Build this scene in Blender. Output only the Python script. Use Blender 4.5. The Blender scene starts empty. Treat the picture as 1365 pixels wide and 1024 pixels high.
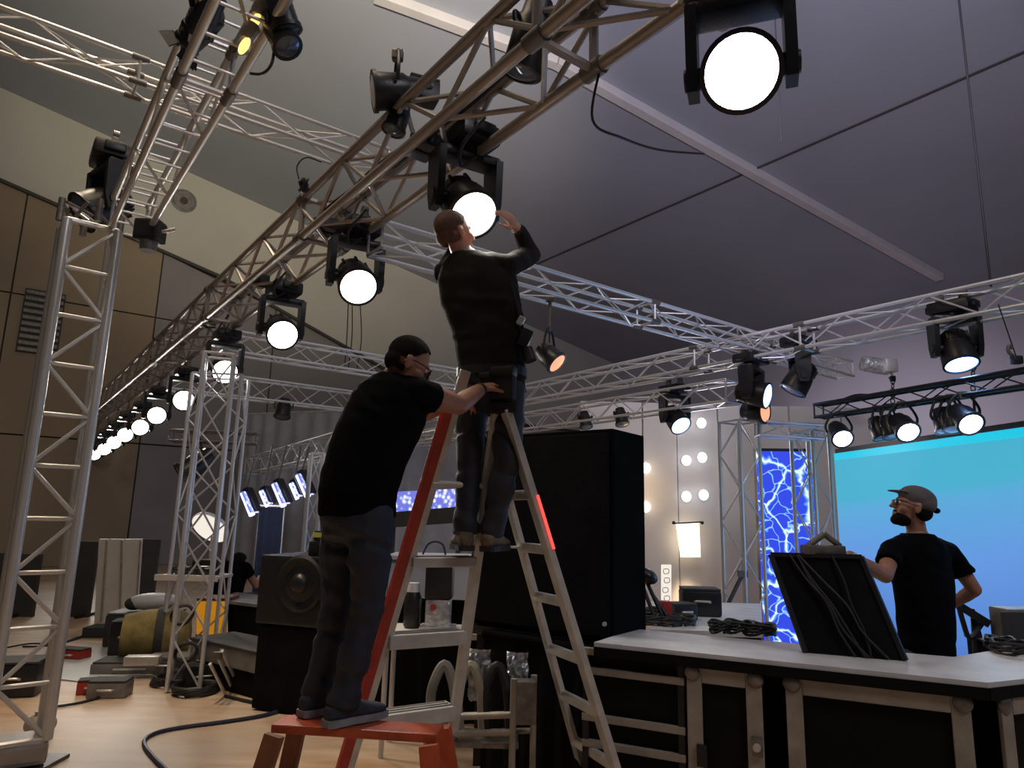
import bpy, bmesh, math, random
from mathutils import Vector, Matrix, noise as mnoise
random.seed(7)
SC = bpy.context.scene
COL = SC.collection
PI = math.pi

# ------------------------------------------------------------------ camera
FPX = 920.0; TH = math.radians(10.9); PH = math.radians(1.41)
CAM = Vector((0, 0, 1.55))
FW = Vector((0, math.cos(TH), math.sin(TH)))
_u0 = Vector((0, -math.sin(TH), math.cos(TH))); _r0 = Vector((1, 0, 0))
RT = _r0 * math.cos(PH) + _u0 * math.sin(PH)
UP = -_r0 * math.sin(PH) + _u0 * math.cos(PH)
cd = bpy.data.cameras.new('camera'); co = bpy.data.objects.new('camera', cd); COL.objects.link(co)
cd.sensor_fit = 'HORIZONTAL'; cd.sensor_width = 36; cd.lens = 36 * FPX / 1365
cd.clip_start = 0.05; cd.clip_end = 200
m = Matrix((RT, UP, -FW)).transposed().to_4x4(); m.translation = CAM
co.matrix_world = m
SC.camera = co

# ------------------------------------------------------------------ world, exposure
vs = SC.view_settings
vs.view_transform = 'Standard'; vs.look = 'None'; vs.gamma = 1; vs.use_curve_mapping = False
vs.exposure = 0.0
w = bpy.data.worlds.new('world'); SC.world = w; w.use_nodes = True
w.node_tree.nodes['Background'].inputs[0].default_value = (0.75, 0.78, 0.9, 1)
w.node_tree.nodes['Background'].inputs[1].default_value = 0.035

# hall axes: D1 along the main truss, D2 across it
D1 = Vector((-0.5976, 0.8018, 0)).normalized(); D2 = Vector((D1.y, -D1.x, 0)); Z = Vector((0, 0, 1))
def W(u, v, z): return D2 * u + D1 * v + Z * z
def ray(x, y): return RT * (x - 682.5) + UP * (512 - y) + FW * FPX
def on_z(x, y, z): d = ray(x, y); return CAM + d * ((z - CAM.z) / d.z)
def at(x, y, D): d = ray(x, y); return CAM + d * (D / d.y)
def on_plane(x, y, p, n): d = ray(x, y); return CAM + d * ((p - CAM).dot(n) / d.dot(n))
def floor_at(x, D, z=0.0):
    p = at(x, 690, D); p.z = z; return p
def pos_u(x, y, u): return on_plane(x, y, W(u, 0, 0), D2)
def pos_v(x, y, v): return on_plane(x, y, W(0, v, 0), D1)
def on_roof(x, y): # a point of the sloping roof
    return on_plane(x, y, W(22.0, 0, 8.35), (D2 * 0.175 + Z).normalized())
def look(direction):
    return direction.to_track_quat('-Z', 'Y').to_euler()

def lamp(kind, loc, energy, color, direction=None, size=0.3, angle=60, blend=0.4):
    d = bpy.data.lights.new(kind.lower() + '_light', kind); o = bpy.data.objects.new(kind.lower() + '_light', d); COL.objects.link(o)
    d.energy = energy; d.color = color; o.location = loc
    if kind == 'SPOT': d.spot_size = math.radians(angle); d.spot_blend = blend; d.shadow_soft_size = size
    elif kind == 'AREA': d.shape = 'DISK'; d.size = size
    else: d.shadow_soft_size = size
    if direction is not None: o.rotation_euler = look(Vector(direction))
    return o

# warm work light, then added fill and spots brightening floor, roof and walls
WARM = (1.0, 0.80, 0.58); COOL = (0.80, 0.82, 1.0)
lamp('AREA', (-2.0, 3.0, 8.5), 150, WARM, (-0.25, 0.45, -1), 2.5)
lamp('SPOT', (-4.2, 6.0, 7.5), 850, WARM, Vector((-2.4, 4.8, 0)) - Vector((-4.2, 6.0, 7.5)), 0.5, 58, 0.9)          # warm spot added to brighten the left floor
lamp('AREA', (4.5, -1.5, 8.0), 170, (0.95, 0.92, 1.0), (-0.1, 0.75, -0.8), 2.5)  # added front fill from behind the camera
lamp('SPOT', W(0.9, 3.0, 5.4), 5600, (1.0, 0.88, 0.66), on_roof(430, 60) - W(0.9, 3.0, 5.4), 0.3, 66, 1.0)   # added up-spot without a fixture, brightens the roof
lamp('SPOT', W(2.3, 1.6, 4.2), 2500, (0.84, 0.77, 1.0), on_roof(1010, 60) - W(2.3, 1.6, 4.2), 0.3, 95, 1.0)  # added violet up-spot near the top lamp, tints the roof
lamp('SPOT', W(9.5, 9, 4.2), 2600, (0.90, 0.84, 1.0), W(12, 0.5, -1.9), 0.6, 56, 1.0)  # added spot washing the right wall
lamp('SPOT', W(-1.5, 9.0, 5.0), 400, (1.0, 0.88, 0.70), W(0.6, 12, 3.0), 0.6, 120, 1.0)     # added spot washing the left back wall

# ------------------------------------------------------------------ materials
def mat(name, col, rough=0.6, metal=0.0, var=0.0, vscale=8.0, bump=0.0, bscale=40.0, emit=None, estr=0.0, spec=0.5):
    m = bpy.data.materials.new(name); m.use_nodes = True
    nt = m.node_tree; b = nt.nodes['Principled BSDF']
    c4 = (*col, 1)
    b.inputs['Base Color'].default_value = c4; b.inputs['Roughness'].default_value = rough; b.inputs['Metallic'].default_value = metal
    b.inputs['Specular IOR Level'].default_value = spec
    tc = None
    if var > 0 or bump > 0: tc = nt.nodes.new('ShaderNodeTexCoord')
    if var > 0:
        n = nt.nodes.new('ShaderNodeTexNoise'); n.inputs['Scale'].default_value = vscale; n.inputs['Detail'].default_value = 6
        r = nt.nodes.new('ShaderNodeValToRGB')
        r.color_ramp.elements[0].color = tuple(x * (1 - var) for x in col) + (1,)
        r.color_ramp.elements[1].color = tuple(min(1, x * (1 + var)) for x in col) + (1,)
        r.color_ramp.elements[0].position = 0.3; r.color_ramp.elements[1].position = 0.7
        nt.links.new(tc.outputs['Object'], n.inputs['Vector']); nt.links.new(n.outputs['Fac'], r.inputs['Fac']); nt.links.new(r.outputs['Color'], b.inputs['Base Color'])
    if bump > 0:
        n2 = nt.nodes.new('ShaderNodeTexNoise'); n2.inputs['Scale'].default_value = bscale; n2.inputs['Detail'].default_value = 4
        bp = nt.nodes.new('ShaderNodeBump'); bp.inputs['Strength'].default_value = bump; bp.inputs['Distance'].default_value = 0.02
        nt.links.new(tc.outputs['Object'], n2.inputs['Vector']); nt.links.new(n2.outputs['Fac'], bp.inputs['Height']); nt.links.new(bp.outputs['Normal'], b.inputs['Normal'])
    if emit: b.inputs['Emission Color'].default_value = (*emit, 1); b.inputs['Emission Strength'].default_value = estr
    return m

M = {}
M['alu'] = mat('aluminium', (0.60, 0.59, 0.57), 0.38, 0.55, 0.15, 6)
M['alu_warm'] = mat('brown_grey_aluminium', (0.36, 0.32, 0.29), 0.42, 0.5, 0.2, 5)  # darker brown-grey aluminium for the main truss and tower sleeve
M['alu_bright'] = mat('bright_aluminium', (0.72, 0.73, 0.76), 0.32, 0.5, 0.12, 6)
M['ladder_alu'] = mat('ladder_aluminium', (0.58, 0.57, 0.54), 0.42, 0.35, 0.16, 9, 0.1, 60)
M['cast'] = mat('cast_coupler', (0.16, 0.15, 0.14), 0.5, 0.5, 0.3, 20)
M['black_metal'] = mat('black_metal', (0.018, 0.018, 0.02), 0.45, 0.2, 0.3, 15)
M['black_plastic'] = mat('black_plastic', (0.014, 0.014, 0.017), 0.38, 0.0, 0.3, 12, 0.05, 60)
M['rubber'] = mat('cable_rubber', (0.016, 0.016, 0.018), 0.55)
M['cable_blue'] = mat('cable_dark_blue', (0.03, 0.035, 0.07), 0.45)
M['black_panel'] = mat('black_laminate', (0.005, 0.005, 0.0055), 0.6, 0, 0.35, 5, 0.06, 80, spec=0.15)
M['matte_black'] = mat('matte_black_paint', (0.006, 0.006, 0.006), 1.0, 0, 0.3, 4, spec=0.03)
M['black_drape'] = mat('black_drape', (0.008, 0.008, 0.009), 0.95, 0, 0.3, 4, 0.2, 30, spec=0.1)
M['case_edge'] = mat('case_edge', (0.36, 0.32, 0.26), 0.5, 0.2, 0.22, 7, 0.15, 40)
M['case_alu'] = mat('case_corner_steel', (0.22, 0.20, 0.18), 0.4, 0.6, 0.35, 18)
M['worktop'] = mat('worktop_white', (0.62, 0.61, 0.62), 0.5, 0, 0.14, 5, 0.06, 30)
M['red_rail'] = mat('red_fibreglass', (0.40, 0.035, 0.022), 0.4, 0, 0.25, 10)
M['orange_rail'] = mat('orange_fibreglass', (0.50, 0.085, 0.03), 0.45, 0, 0.28, 10, 0.1, 50)
M['brown_rail'] = mat('brown_wood_rail', (0.20, 0.075, 0.03), 0.55, 0, 0.3, 10)
M['denim'] = mat('dark_denim', (0.013, 0.018, 0.034), 0.62, 0, 0.4, 14, 0.25, 220)
M['denim2'] = mat('blue_black_denim', (0.018, 0.022, 0.034), 0.62, 0, 0.4, 12, 0.25, 220)
M['black_cotton'] = mat('black_cotton', (0.0035, 0.0035, 0.005), 0.95, 0, 0.25, 9, 0.2, 200, spec=0.08)
M['black_knit'] = mat('charcoal_knit', (0.024, 0.021, 0.020), 0.95, 0, 0.25, 9, 0.2, 200, spec=0.1)
M['skin'] = mat('skin_tan', (0.37, 0.175, 0.11), 0.5, 0, 0.12, 14, 0.08, 120)
M['skin2'] = mat('skin_light', (0.56, 0.29, 0.20), 0.5, 0, 0.12, 14, 0.08, 120)
M['hair'] = mat('dark_hair', (0.010, 0.008, 0.007), 0.9, 0, 0.4, 60, 0.6, 300, spec=0.15)
M['stubble'] = mat('shaved_hair', (0.13, 0.065, 0.05), 0.7, 0, 0.3, 60, 0.4, 300)
M['cap'] = mat('grey_cap_cloth', (0.13, 0.115, 0.125), 0.9, 0, 0.2, 20, 0.3, 200)
M['shoe'] = mat('navy_canvas', (0.028, 0.034, 0.05), 0.8, 0, 0.3, 20, 0.2, 150)
M['sole'] = mat('grey_rubber_sole', (0.24, 0.26, 0.28), 0.6, 0, 0.2, 20)
M['boot'] = mat('tan_boot_leather', (0.15, 0.10, 0.06), 0.6, 0, 0.35, 25, 0.3, 80)
M['leather'] = mat('dark_leather', (0.02, 0.018, 0.017), 0.5, 0, 0.3, 20)
M['eye'] = mat('eye_white', (0.75, 0.72, 0.70), 0.2)
M['glass_dark'] = mat('spectacle_lens', (0.12, 0.15, 0.19), 0.08, 0.3)
M['wall_tan'] = mat('tan_wall_cloth', (0.30, 0.235, 0.165), 0.85, 0, 0.08, 0.6, 0.05, 30)
M['wall_grey'] = mat('grey_wall_cloth', (0.25, 0.235, 0.235), 0.85, 0, 0.08, 0.6, 0.05, 30)
M['band'] = mat('cream_band_cloth', (0.50, 0.485, 0.43), 0.85, 0, 0.06, 0.5)
M['roof'] = mat('roof_cloth', (0.33, 0.35, 0.40), 0.85, 0, 0.05, 0.4, 0.03, 6)
M['beam'] = mat('painted_rafter', (0.60, 0.58, 0.58), 0.5, 0, 0.06, 2)
M['seam'] = mat('dark_seam_tape', (0.06, 0.055, 0.05), 0.8)
M['wall_right'] = mat('lavender_wall_cloth', (0.50, 0.47, 0.52), 0.85, 0, 0.05, 0.5)
M['flat'] = mat('pale_set_flat', (0.66, 0.64, 0.67), 0.75, 0, 0.05, 1.0)
M['drape'] = mat('grey_drape', (0.32, 0.32, 0.33), 0.9, 0, 0.1, 3)
M['navy_drape'] = mat('navy_drape', (0.004, 0.007, 0.016), 0.95, 0, 0.2, 3)
M['charcoal'] = mat('charcoal_board', (0.05, 0.048, 0.048), 0.8, 0, 0.2, 3)
M['white_board'] = mat('white_board', (0.66, 0.64, 0.60), 0.6, 0, 0.08, 3)
M['olive'] = mat('olive_canvas', (0.26, 0.20, 0.07), 0.85, 0, 0.3, 9, 0.3, 60)
M['grey_case'] = mat('grey_case', (0.20, 0.19, 0.18), 0.55, 0, 0.25, 8)
M['red_paint'] = mat('red_plastic', (0.45, 0.04, 0.03), 0.4)
M['silver_mess'] = mat('silver_foil', (0.55, 0.56, 0.58), 0.3, 0.6, 0.4, 18, 0.6, 30)
M['sheet'] = mat('pale_ground_sheet', (0.56, 0.58, 0.58), 0.6, 0, 0.1, 2)
M['white_plastic'] = mat('white_plastic', (0.7, 0.72, 0.76), 0.45, 0, 0.06, 5)
M['strap'] = mat('webbing', (0.02, 0.02, 0.022), 0.8)
def emis(name, col, s): return mat(name, (0.04, 0.04, 0.04), 0.4, emit=col, estr=s)
M['lens_on'] = emis('lit_lens', (1.0, 0.97, 0.90), 9)
M['lens_near'] = emis('lit_lens_full', (1.0, 0.95, 1.0), 14)
M['lens_blue'] = emis('lit_blue_lens', (0.25, 0.45, 1.0), 6)
M['lens_orange'] = emis('lit_orange_lens', (1.0, 0.40, 0.22), 1.2)
M['lens_violet'] = emis('lit_violet_tube', (0.55, 0.6, 1.0), 4.5)
M['amber'] = emis('amber_glow', (1.0, 0.62, 0.15), 2.2)
M['amber_panel'] = mat('amber_acrylic', (0.85, 0.36, 0.02), 0.4, emit=(1.0, 0.42, 0.02), estr=0.35)
M['bulb'] = emis('lit_bulb', (1.0, 0.98, 0.96), 2.6)
M['bulb_warm'] = emis('lit_warm_bulb', (1.0, 0.86, 0.60), 3)
M['sconce'] = emis('lit_sconce_shade', (1.0, 0.82, 0.55), 2.2)
M['cyan'] = emis('lit_cyan_strip', (0.0, 0.62, 0.86), 0.9)
M['red_glow'] = emis('red_glow', (1, 0.08, 0.06), 1.5)  # glow put into the colour of the ladder sticker
M['screen_white'] = emis('lit_white_panel', (1.0, 0.93, 0.82), 0.9)

def node_mat(name):
    m = bpy.data.materials.new(name); m.use_nodes = True; nt = m.node_tree
    return m, nt, nt.nodes['Principled BSDF'], nt.nodes.new, nt.links.new
# floor: pale pressed-wood boards
m_, nt, b, N, Lk = node_mat('wood_floor'); M['floor'] = m_
tc = N('ShaderNodeTexCoord'); mp = N('ShaderNodeMapping'); mp.inputs['Rotation'].default_value = (0, 0, 0.64); mp.inputs['Scale'].default_value = (1, 5, 1)
n1 = N('ShaderNodeTexNoise'); n1.inputs['Scale'].default_value = 1.6; n1.inputs['Detail'].default_value = 8
n2 = N('ShaderNodeTexNoise'); n2.inputs['Scale'].default_value = 0.5; n2.inputs['Detail'].default_value = 5
cr = N('ShaderNodeValToRGB'); cr.color_ramp.elements[0].color = (0.44, 0.27, 0.15, 1); cr.color_ramp.elements[1].color = (0.60, 0.43, 0.28, 1)
cr.color_ramp.elements[0].position = 0.35; cr.color_ramp.elements[1].position = 0.65
mx = N('ShaderNodeMix'); mx.data_type = 'RGBA'; mx.inputs[7].default_value = (0.50, 0.42, 0.34, 1)
cr2 = N('ShaderNodeValToRGB'); cr2.color_ramp.elements[0].position = 0.45; cr2.color_ramp.elements[1].position = 0.7
Lk(tc.outputs['Object'], mp.inputs['Vector']); Lk(mp.outputs[0], n1.inputs['Vector']); Lk(tc.outputs['Object'], n2.inputs['Vector'])
Lk(n1.outputs['Fac'], cr.inputs['Fac']); Lk(cr.outputs['Color'], mx.inputs[6]); Lk(n2.outputs['Fac'], cr2.inputs['Fac']); Lk(cr2.outputs['Color'], mx.inputs[0]); Lk(mx.outputs[2], b.inputs['Base Color'])
b.inputs['Roughness'].default_value = 0.5
# big screen: blue wash with a teal top
m_, nt, b, N, Lk = node_mat('blue_screen'); M['screen'] = m_
tc = N('ShaderNodeTexCoord'); sp = N('ShaderNodeSeparateXYZ'); cr = N('ShaderNodeValToRGB'); nz = N('ShaderNodeTexNoise'); nz.inputs['Scale'].default_value = 1.2; nz.inputs['Detail'].default_value = 1
ad = N('ShaderNodeMath'); ad.operation = 'MULTIPLY_ADD'; ad.inputs[1].default_value = 0.35
e = cr.color_ramp.elements; e[0].position = 0.25; e[0].color = (0.08, 0.20, 0.62, 1); e[1].position = 1.12; e[1].color = (0.06, 0.46, 0.66, 1)
e2 = cr.color_ramp.elements.new(0.72); e2.color = (0.13, 0.33, 0.80, 1); e3 = cr.color_ramp.elements.new(0.95); e3.color = (0.10, 0.42, 0.74, 1)
Lk(tc.outputs['Generated'], sp.inputs[0]); Lk(tc.outputs['Generated'], nz.inputs['Vector']); Lk(nz.outputs['Fac'], ad.inputs[0]); Lk(sp.outputs['Z'], ad.inputs[2]); Lk(ad.outputs[0], cr.inputs['Fac'])
Lk(cr.outputs['Color'], b.inputs['Emission Color']); b.inputs['Emission Strength'].default_value = 0.92; b.inputs['Base Color'].default_value = (0.02, 0.02, 0.03, 1); b.inputs['Roughness'].default_value = 0.6
# filament screen: deep blue with white and cyan threads
m_, nt, b, N, Lk = node_mat('filament_screen'); M['filament'] = m_
tc = N('ShaderNodeTexCoord'); nz = N('ShaderNodeTexNoise'); nz.inputs['Scale'].default_value = 2.2; nz.inputs['Detail'].default_value = 3
mxv = N('ShaderNodeMix'); mxv.data_type = 'VECTOR'; mxv.inputs[0].default_value = 0.33
Lk(tc.outputs['Object'], nz.inputs['Vector']); Lk(tc.outputs['Object'], mxv.inputs[4]); Lk(nz.outputs['Color'], mxv.inputs[5])
prev = None
for sc_, wd in ((2.6, 0.022), (6.5, 0.018)):
    vo = N('ShaderNodeTexVoronoi'); vo.feature = 'DISTANCE_TO_EDGE'; vo.inputs['Scale'].default_value = sc_
    Lk(mxv.outputs[1], vo.inputs['Vector'])
    mr = N('ShaderNodeMapRange'); mr.inputs[1].default_value = 0.0; mr.inputs[2].default_value = wd * 2.2; mr.inputs[3].default_value = 1; mr.inputs[4].default_value = 0
    Lk(vo.outputs['Distance'], mr.inputs[0])
    if prev is None: prev = mr.outputs[0]
    else:
        mm = N('ShaderNodeMath'); mm.operation = 'MULTIPLY_ADD'; mm.inputs[1].default_value = 0.75; Lk(mr.outputs[0], mm.inputs[0]); Lk(prev, mm.inputs[2]); prev = mm.outputs[0]
cr = N('ShaderNodeValToRGB'); e = cr.color_ramp.elements; e[0].color = (0.03, 0.06, 0.72, 1); e[1].color = (0.9, 0.98, 1.0, 1); e[1].position = 0.95
e2 = cr.color_ramp.elements.new(0.45); e2.color = (0.10, 0.38, 1.0, 1)
Lk(prev, cr.inputs['Fac']); Lk(cr.outputs['Color'], b.inputs['Emission Color']); b.inputs['Emission Strength'].default_value = 1.1; b.inputs['Base Color'].default_value = (0.02, 0.02, 0.04, 1)
# led curtain: dense blue-white points
m_, nt, b, N, Lk = node_mat('led_points'); M['led_points'] = m_
tc = N('ShaderNodeTexCoord'); vo = N('ShaderNodeTexVoronoi'); vo.inputs['Scale'].default_value = 16
mr = N('ShaderNodeMapRange'); mr.inputs[1].default_value = 0.15; mr.inputs[2].default_value = 0.55; mr.inputs[3].default_value = 1; mr.inputs[4].default_value = 0
cr = N('ShaderNodeValToRGB'); e = cr.color_ramp.elements; e[0].color = (0.02, 0.06, 0.5, 1); e[1].color = (0.75, 0.82, 1, 1)
Lk(tc.outputs['Object'], vo.inputs['Vector']); Lk(vo.outputs['Distance'], mr.inputs[0]); Lk(mr.outputs[0], cr.inputs['Fac']); Lk(cr.outputs['Color'], b.inputs['Emission Color']); b.inputs['Emission Strength'].default_value = 1.3

# ------------------------------------------------------------------ mesh helpers
def basis(z, hint=None):
    z = z.normalized(); h = hint if hint is not None else (Vector((0, 0, 1)) if abs(z.z) < 0.95 else Vector((1, 0, 0)))
    x = h.cross(z).normalized(); y = z.cross(x); return x, y, z
class MB:
    def __init__(s): s.v = []; s.f = []; s.smooth = False
    def add(s, vs, fs):
        o = len(s.v); s.v += [Vector(p) for p in vs]; s.f += [[i + o for i in f] for f in fs]; return s
    def box8(s, P):  # P: 4 bottom then 4 top corners
        return s.add(P, [(0, 3, 2, 1), (4, 5, 6, 7), (0, 1, 5, 4), (1, 2, 6, 5), (2, 3, 7, 6), (3, 0, 4, 7)])
    def box(s, c, size, R=None, bevel=0.0):
        R = R or Matrix.Identity(3); c = Vector(c); hx, hy, hz = (k / 2 for k in size)
        bm = bmesh.new(); bmesh.ops.create_cube(bm, size=1)
        for vv in bm.verts: vv.co = Vector((vv.co.x * size[0], vv.co.y * size[1], vv.co.z * size[2]))
        if bevel: bmesh.ops.bevel(bm, geom=list(bm.edges), offset=bevel, segments=2, affect='EDGES', profile=0.6)
        bm.verts.index_update()
        s.add([c + R @ vv.co for vv in bm.verts], [[vv.index for vv in f.verts] for f in bm.faces]); bm.free(); return s
    def bar(s, a, b, wx, wy, hint=None, bevel=0.0):
        a = Vector(a); b = Vector(b); x, y, z = basis(b - a, hint)
        return s.box((a + b) / 2, (wx, wy, (b - a).length), Matrix((x, y, z)).transposed(), bevel)
    def cyl(s, a, b, r, r2=None, n=12):
        a = Vector(a); b = Vector(b); r2 = r if r2 is None else r2; x, y, z = basis(b - a)
        ring = [x * math.cos(2 * PI * i / n) + y * math.sin(2 * PI * i / n) for i in range(n)]
        return s.add([a + d * r for d in ring] + [b + d * r2 for d in ring], [list(range(n))[::-1], list(range(n, 2 * n))] + [(i, (i + 1) % n, n + (i + 1) % n, n + i) for i in range(n)])
    def tube(s, pts, r, n=6, sub=6):
        P = [Vector(p) for p in pts]
        if sub > 1 and len(P) > 2:
            Q = []
            for i in range(len(P) - 1):
                p0 = P[max(i - 1, 0)]; p1 = P[i]; p2 = P[i + 1]; p3 = P[min(i + 2, len(P) - 1)]
                for k in range(sub):
                    t = k / sub; Q.append(0.5 * ((2 * p1) + (p2 - p0) * t + (2 * p0 - 5 * p1 + 4 * p2 - p3) * t * t + (3 * p1 - p0 - 3 * p2 + p3) * t ** 3))
            Q.append(P[-1]); P = Q
        vs = []; fs = []; x = None
        for i, p in enumerate(P):
            t = (P[min(i + 1, len(P) - 1)] - P[max(i - 1, 0)])
            if t.length < 1e-6: t = Vector((0, 0, 1))
            t.normalize()
            if x is None: x, y, _ = basis(t)
            else: x = (x - t * x.dot(t)).normalized(); y = t.cross(x)
            vs += [p + (x * math.cos(2 * PI * k / n) + y * math.sin(2 * PI * k / n)) * r for k in range(n)]
        for i in range(len(P) - 1):
            for k in range(n): fs.append((i * n + k, i * n + (k + 1) % n, (i + 1) * n + (k + 1) % n, (i + 1) * n + k))
        fs.append(list(range(n))[::-1]); fs.append([(len(P) - 1) * n + k for k in range(n)])
        return s.add(vs, fs)
    def lathe(s, prof, o=(0, 0, 0), axis=(0, 0, 1), n=24):  # prof: (radius, along axis); closed at both ends
        o = Vector(o); x, y, z = basis(Vector(axis)); vs = []; fs = []
        for r, h in prof: vs += [o + z * h + (x * math.cos(2 * PI * k / n) + y * math.sin(2 * PI * k / n)) * r for k in range(n)]
        for i in range(len(prof) - 1):
            for k in range(n): fs.append((i * n + k, i * n + (k + 1) % n, (i + 1) * n + (k + 1) % n, (i + 1) * n + k))
        if abs(prof[0][0] - prof[-1][0]) < 1e-6 and prof[0][0] > .5 * max(p_[0] for p_ in prof):   # an open ring
            e_ = (len(prof) - 1) * n
            for k in range(n): fs.append((e_ + k, e_ + (k + 1) % n, (k + 1) % n, k))
        else: fs.append(list(range(n))[::-1]); fs.append([(len(prof) - 1) * n + k for k in range(n)])
        return s.add(vs, fs)
    def ell(s, c, rad, R=None, n=14, mrows=9):
        R = R or Matrix.Identity(3); c = Vector(c); vs = [c + R @ Vector((0, 0, -rad[2]))]; fs = []
        for i in range(1, mrows):
            a = -PI / 2 + PI * i / mrows
            for k in range(n):
                b = 2 * PI * k / n; vs.append(c + R @ Vector((rad[0] * math.cos(a) * math.cos(b), rad[1] * math.cos(a) * math.sin(b), rad[2] * math.sin(a))))
        vs.append(c + R @ Vector((0, 0, rad[2]))); L = len(vs) - 1
        for k in range(n):
            fs.append((0, 1 + (k + 1) % n, 1 + k)); fs.append((L, L - n + k, L - n + (k + 1) % n))
        for i in range(mrows - 2):
            for k in range(n): fs.append((1 + i * n + k, 1 + i * n + (k + 1) % n, 1 + (i + 1) * n + (k + 1) % n, 1 + (i + 1) * n + k))
        return s.add(vs, fs)
    def loft(s, rings, n=20, p=2.3):  # rings: (centre, half vector a, half vector b)
        vs = []; fs = []
        for c, a, b in rings:
            for k in range(n):
                t = 2 * PI * k / n; cs, sn = math.cos(t), math.sin(t)
                vs.append(Vector(c) + a * math.copysign(abs(cs) ** (2 / p), cs) + b * math.copysign(abs(sn) ** (2 / p), sn))
        for i in range(len(rings) - 1):
            for k in range(n): fs.append((i * n + k, i * n + (k + 1) % n, (i + 1) * n + (k + 1) % n, (i + 1) * n + k))
        fs.append(list(range(n))[::-1]); fs.append([(len(rings) - 1) * n + k for k in range(n)])
        return s.add(vs, fs)
    def limb(s, pts, rad):
        for i in range(len(pts)):
            r = rad[i]; s.ell(pts[i], (r, r, r), None, 12, 8)
            if i: s.cyl(pts[i - 1], pts[i], rad[i - 1], rad[i], 12)
        return s
    def prism(s, poly, thick, direction):
        d = Vector(direction).normalized() * thick; n = len(poly); P = [Vector(p) for p in poly]
        return s.add(P + [p + d for p in P], [list(range(n))[::-1], list(range(n, 2 * n))] + [(i, (i + 1) % n, n + (i + 1) % n, n + i) for i in range(n)])
    def mesh(s, name, material, origin=Vector((0, 0, 0)), smooth=False, autosmooth=None):
        me = bpy.data.meshes.new(name); me.from_pydata([p - origin for p in s.v], [], s.f)
        bm = bmesh.new(); bm.from_mesh(me); bmesh.ops.recalc_face_normals(bm, faces=list(bm.faces)); bm.to_mesh(me); bm.free()
        if smooth:
            me.polygons.foreach_set('use_smooth', [True] * len(me.polygons))
            if autosmooth: me.set_sharp_from_angle(angle=math.radians(autosmooth))
        for mm in (material if isinstance(material, (list, tuple)) else [material]): me.materials.append(mm)
        return me

def link(name, data, parent=None, loc=None):
    o = bpy.data.objects.new(name, data); COL.objects.link(o)
    if parent is not None: o.parent = parent
    if loc is not None: o.location = loc
    return o
def tag(o, label=None, cat=None, group=None, kind=None):
    if label: o['label'] = label
    if cat: o['category'] = cat
    if group: o['group'] = group
    if kind: o['kind'] = kind
    return o
def thing(name, loc, label, cat, group=None):
    return tag(link(name, None, None, Vector(loc)), label, cat, group)
def root_of(o):
    while o.parent is not None: o = o.parent
    return o
def part(name, mb, material, parent, smooth=False, label=None, autosmooth=40):
    """a part (or sub-part) given in world coordinates, under a thing without rotation"""
    o = link(name, mb.mesh(name, material, root_of(parent).location, smooth, autosmooth), parent)
    if label: o['label'] = label
    return o
def solo(name, mb, material, label, cat, group=None, smooth=False, origin=None, kind=None, autosmooth=40):
    og = Vector(origin) if origin is not None else sum(mb.v, Vector()) / len(mb.v)
    return tag(link(name, mb.mesh(name, material, og, smooth, autosmooth), None, og), label, cat, group, kind)
def structure(name, mb, material, smooth=False, parent=None):
    if parent is not None: return part(name, mb, material, parent, smooth)
    return tag(link(name, mb.mesh(name, material, Vector((0, 0, 0)), smooth)), kind='structure')

_unit = {}
def unit_cyl(material, n):
    k = (material.name, n)
    if k not in _unit: _unit[k] = MB().cyl((0, 0, 0), (0, 0, 1), 1, 1, n).mesh('rod', material, smooth=True, autosmooth=50)
    return _unit[k]
def rod(name, a, b, r, material, parent, n=8):
    a = Vector(a); b = Vector(b); x, y, z = basis(b - a)
    o = link(name, unit_cyl(material, n), parent)
    mtx = Matrix((x * r, y * r, z * (b - a).length)).transposed().to_4x4(); mtx.translation = a - parent.location
    o.matrix_local = mtx; return o

# ------------------------------------------------------------------ the hall
UR, VB = 22.0, 21.6                      # right wall, gable wall
def roof_z(u): return 8.35 + 0.175 * (UR - u)
fl = MB(); fl.add([W(-14, -6, 0), W(UR, -6, 0), W(UR, VB, 0), W(-14, VB, 0)], [(0, 1, 2, 3)]); fl.add([W(-14, -6, -.1), W(UR, -6, -.1), W(UR, VB, -.1), W(-14, VB, -.1)], [(3, 2, 1, 0)])
structure('floor', fl, M['floor'])
# roof: cloth strips between seams that run along the hall
pu = [-14, -7, -0.5, 5.5]
us = (on_roof(1365, 60).dot(D2) + on_roof(740, 345).dot(D2)) / 2
edges = [-14, us, UR]
edges = sorted(set(edges)); edges = [e_ for i, e_ in enumerate(edges) if i == 0 or e_ - edges[i - 1] > 2.0]
if edges[-1] < UR: edges.append(UR)
ceil_ = tag(link('ceiling', None), kind='structure')
for a, b_ in zip(edges, edges[1:]):
    g = 0.012
    mbp = MB().box8([W(a + g, -4, roof_z(a + g)), W(b_ - g, -4, roof_z(b_ - g)), W(b_ - g, VB, roof_z(b_ - g)), W(a + g, VB, roof_z(a + g)),
                     W(a + g, -4, roof_z(a) + .08), W(b_ - g, -4, roof_z(b_) + .08), W(b_ - g, VB, roof_z(b_) + .08), W(a + g, VB, roof_z(a) + .08)])
    part('panel', mbp, M['roof'], ceil_)
mbp = MB().box8([W(-14, -4, roof_z(-14) + .1), W(UR, -4, roof_z(UR) + .1), W(UR, VB, roof_z(UR) + .1), W(-14, VB, roof_z(-14) + .1),
                 W(-14, -4, roof_z(-14) + .2), W(UR, -4, roof_z(UR) + .2), W(UR, VB, roof_z(UR) + .2), W(-14, VB, roof_z(-14) + .2)])
part('roof_lining', mbp, M['seam'], ceil_)
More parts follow.
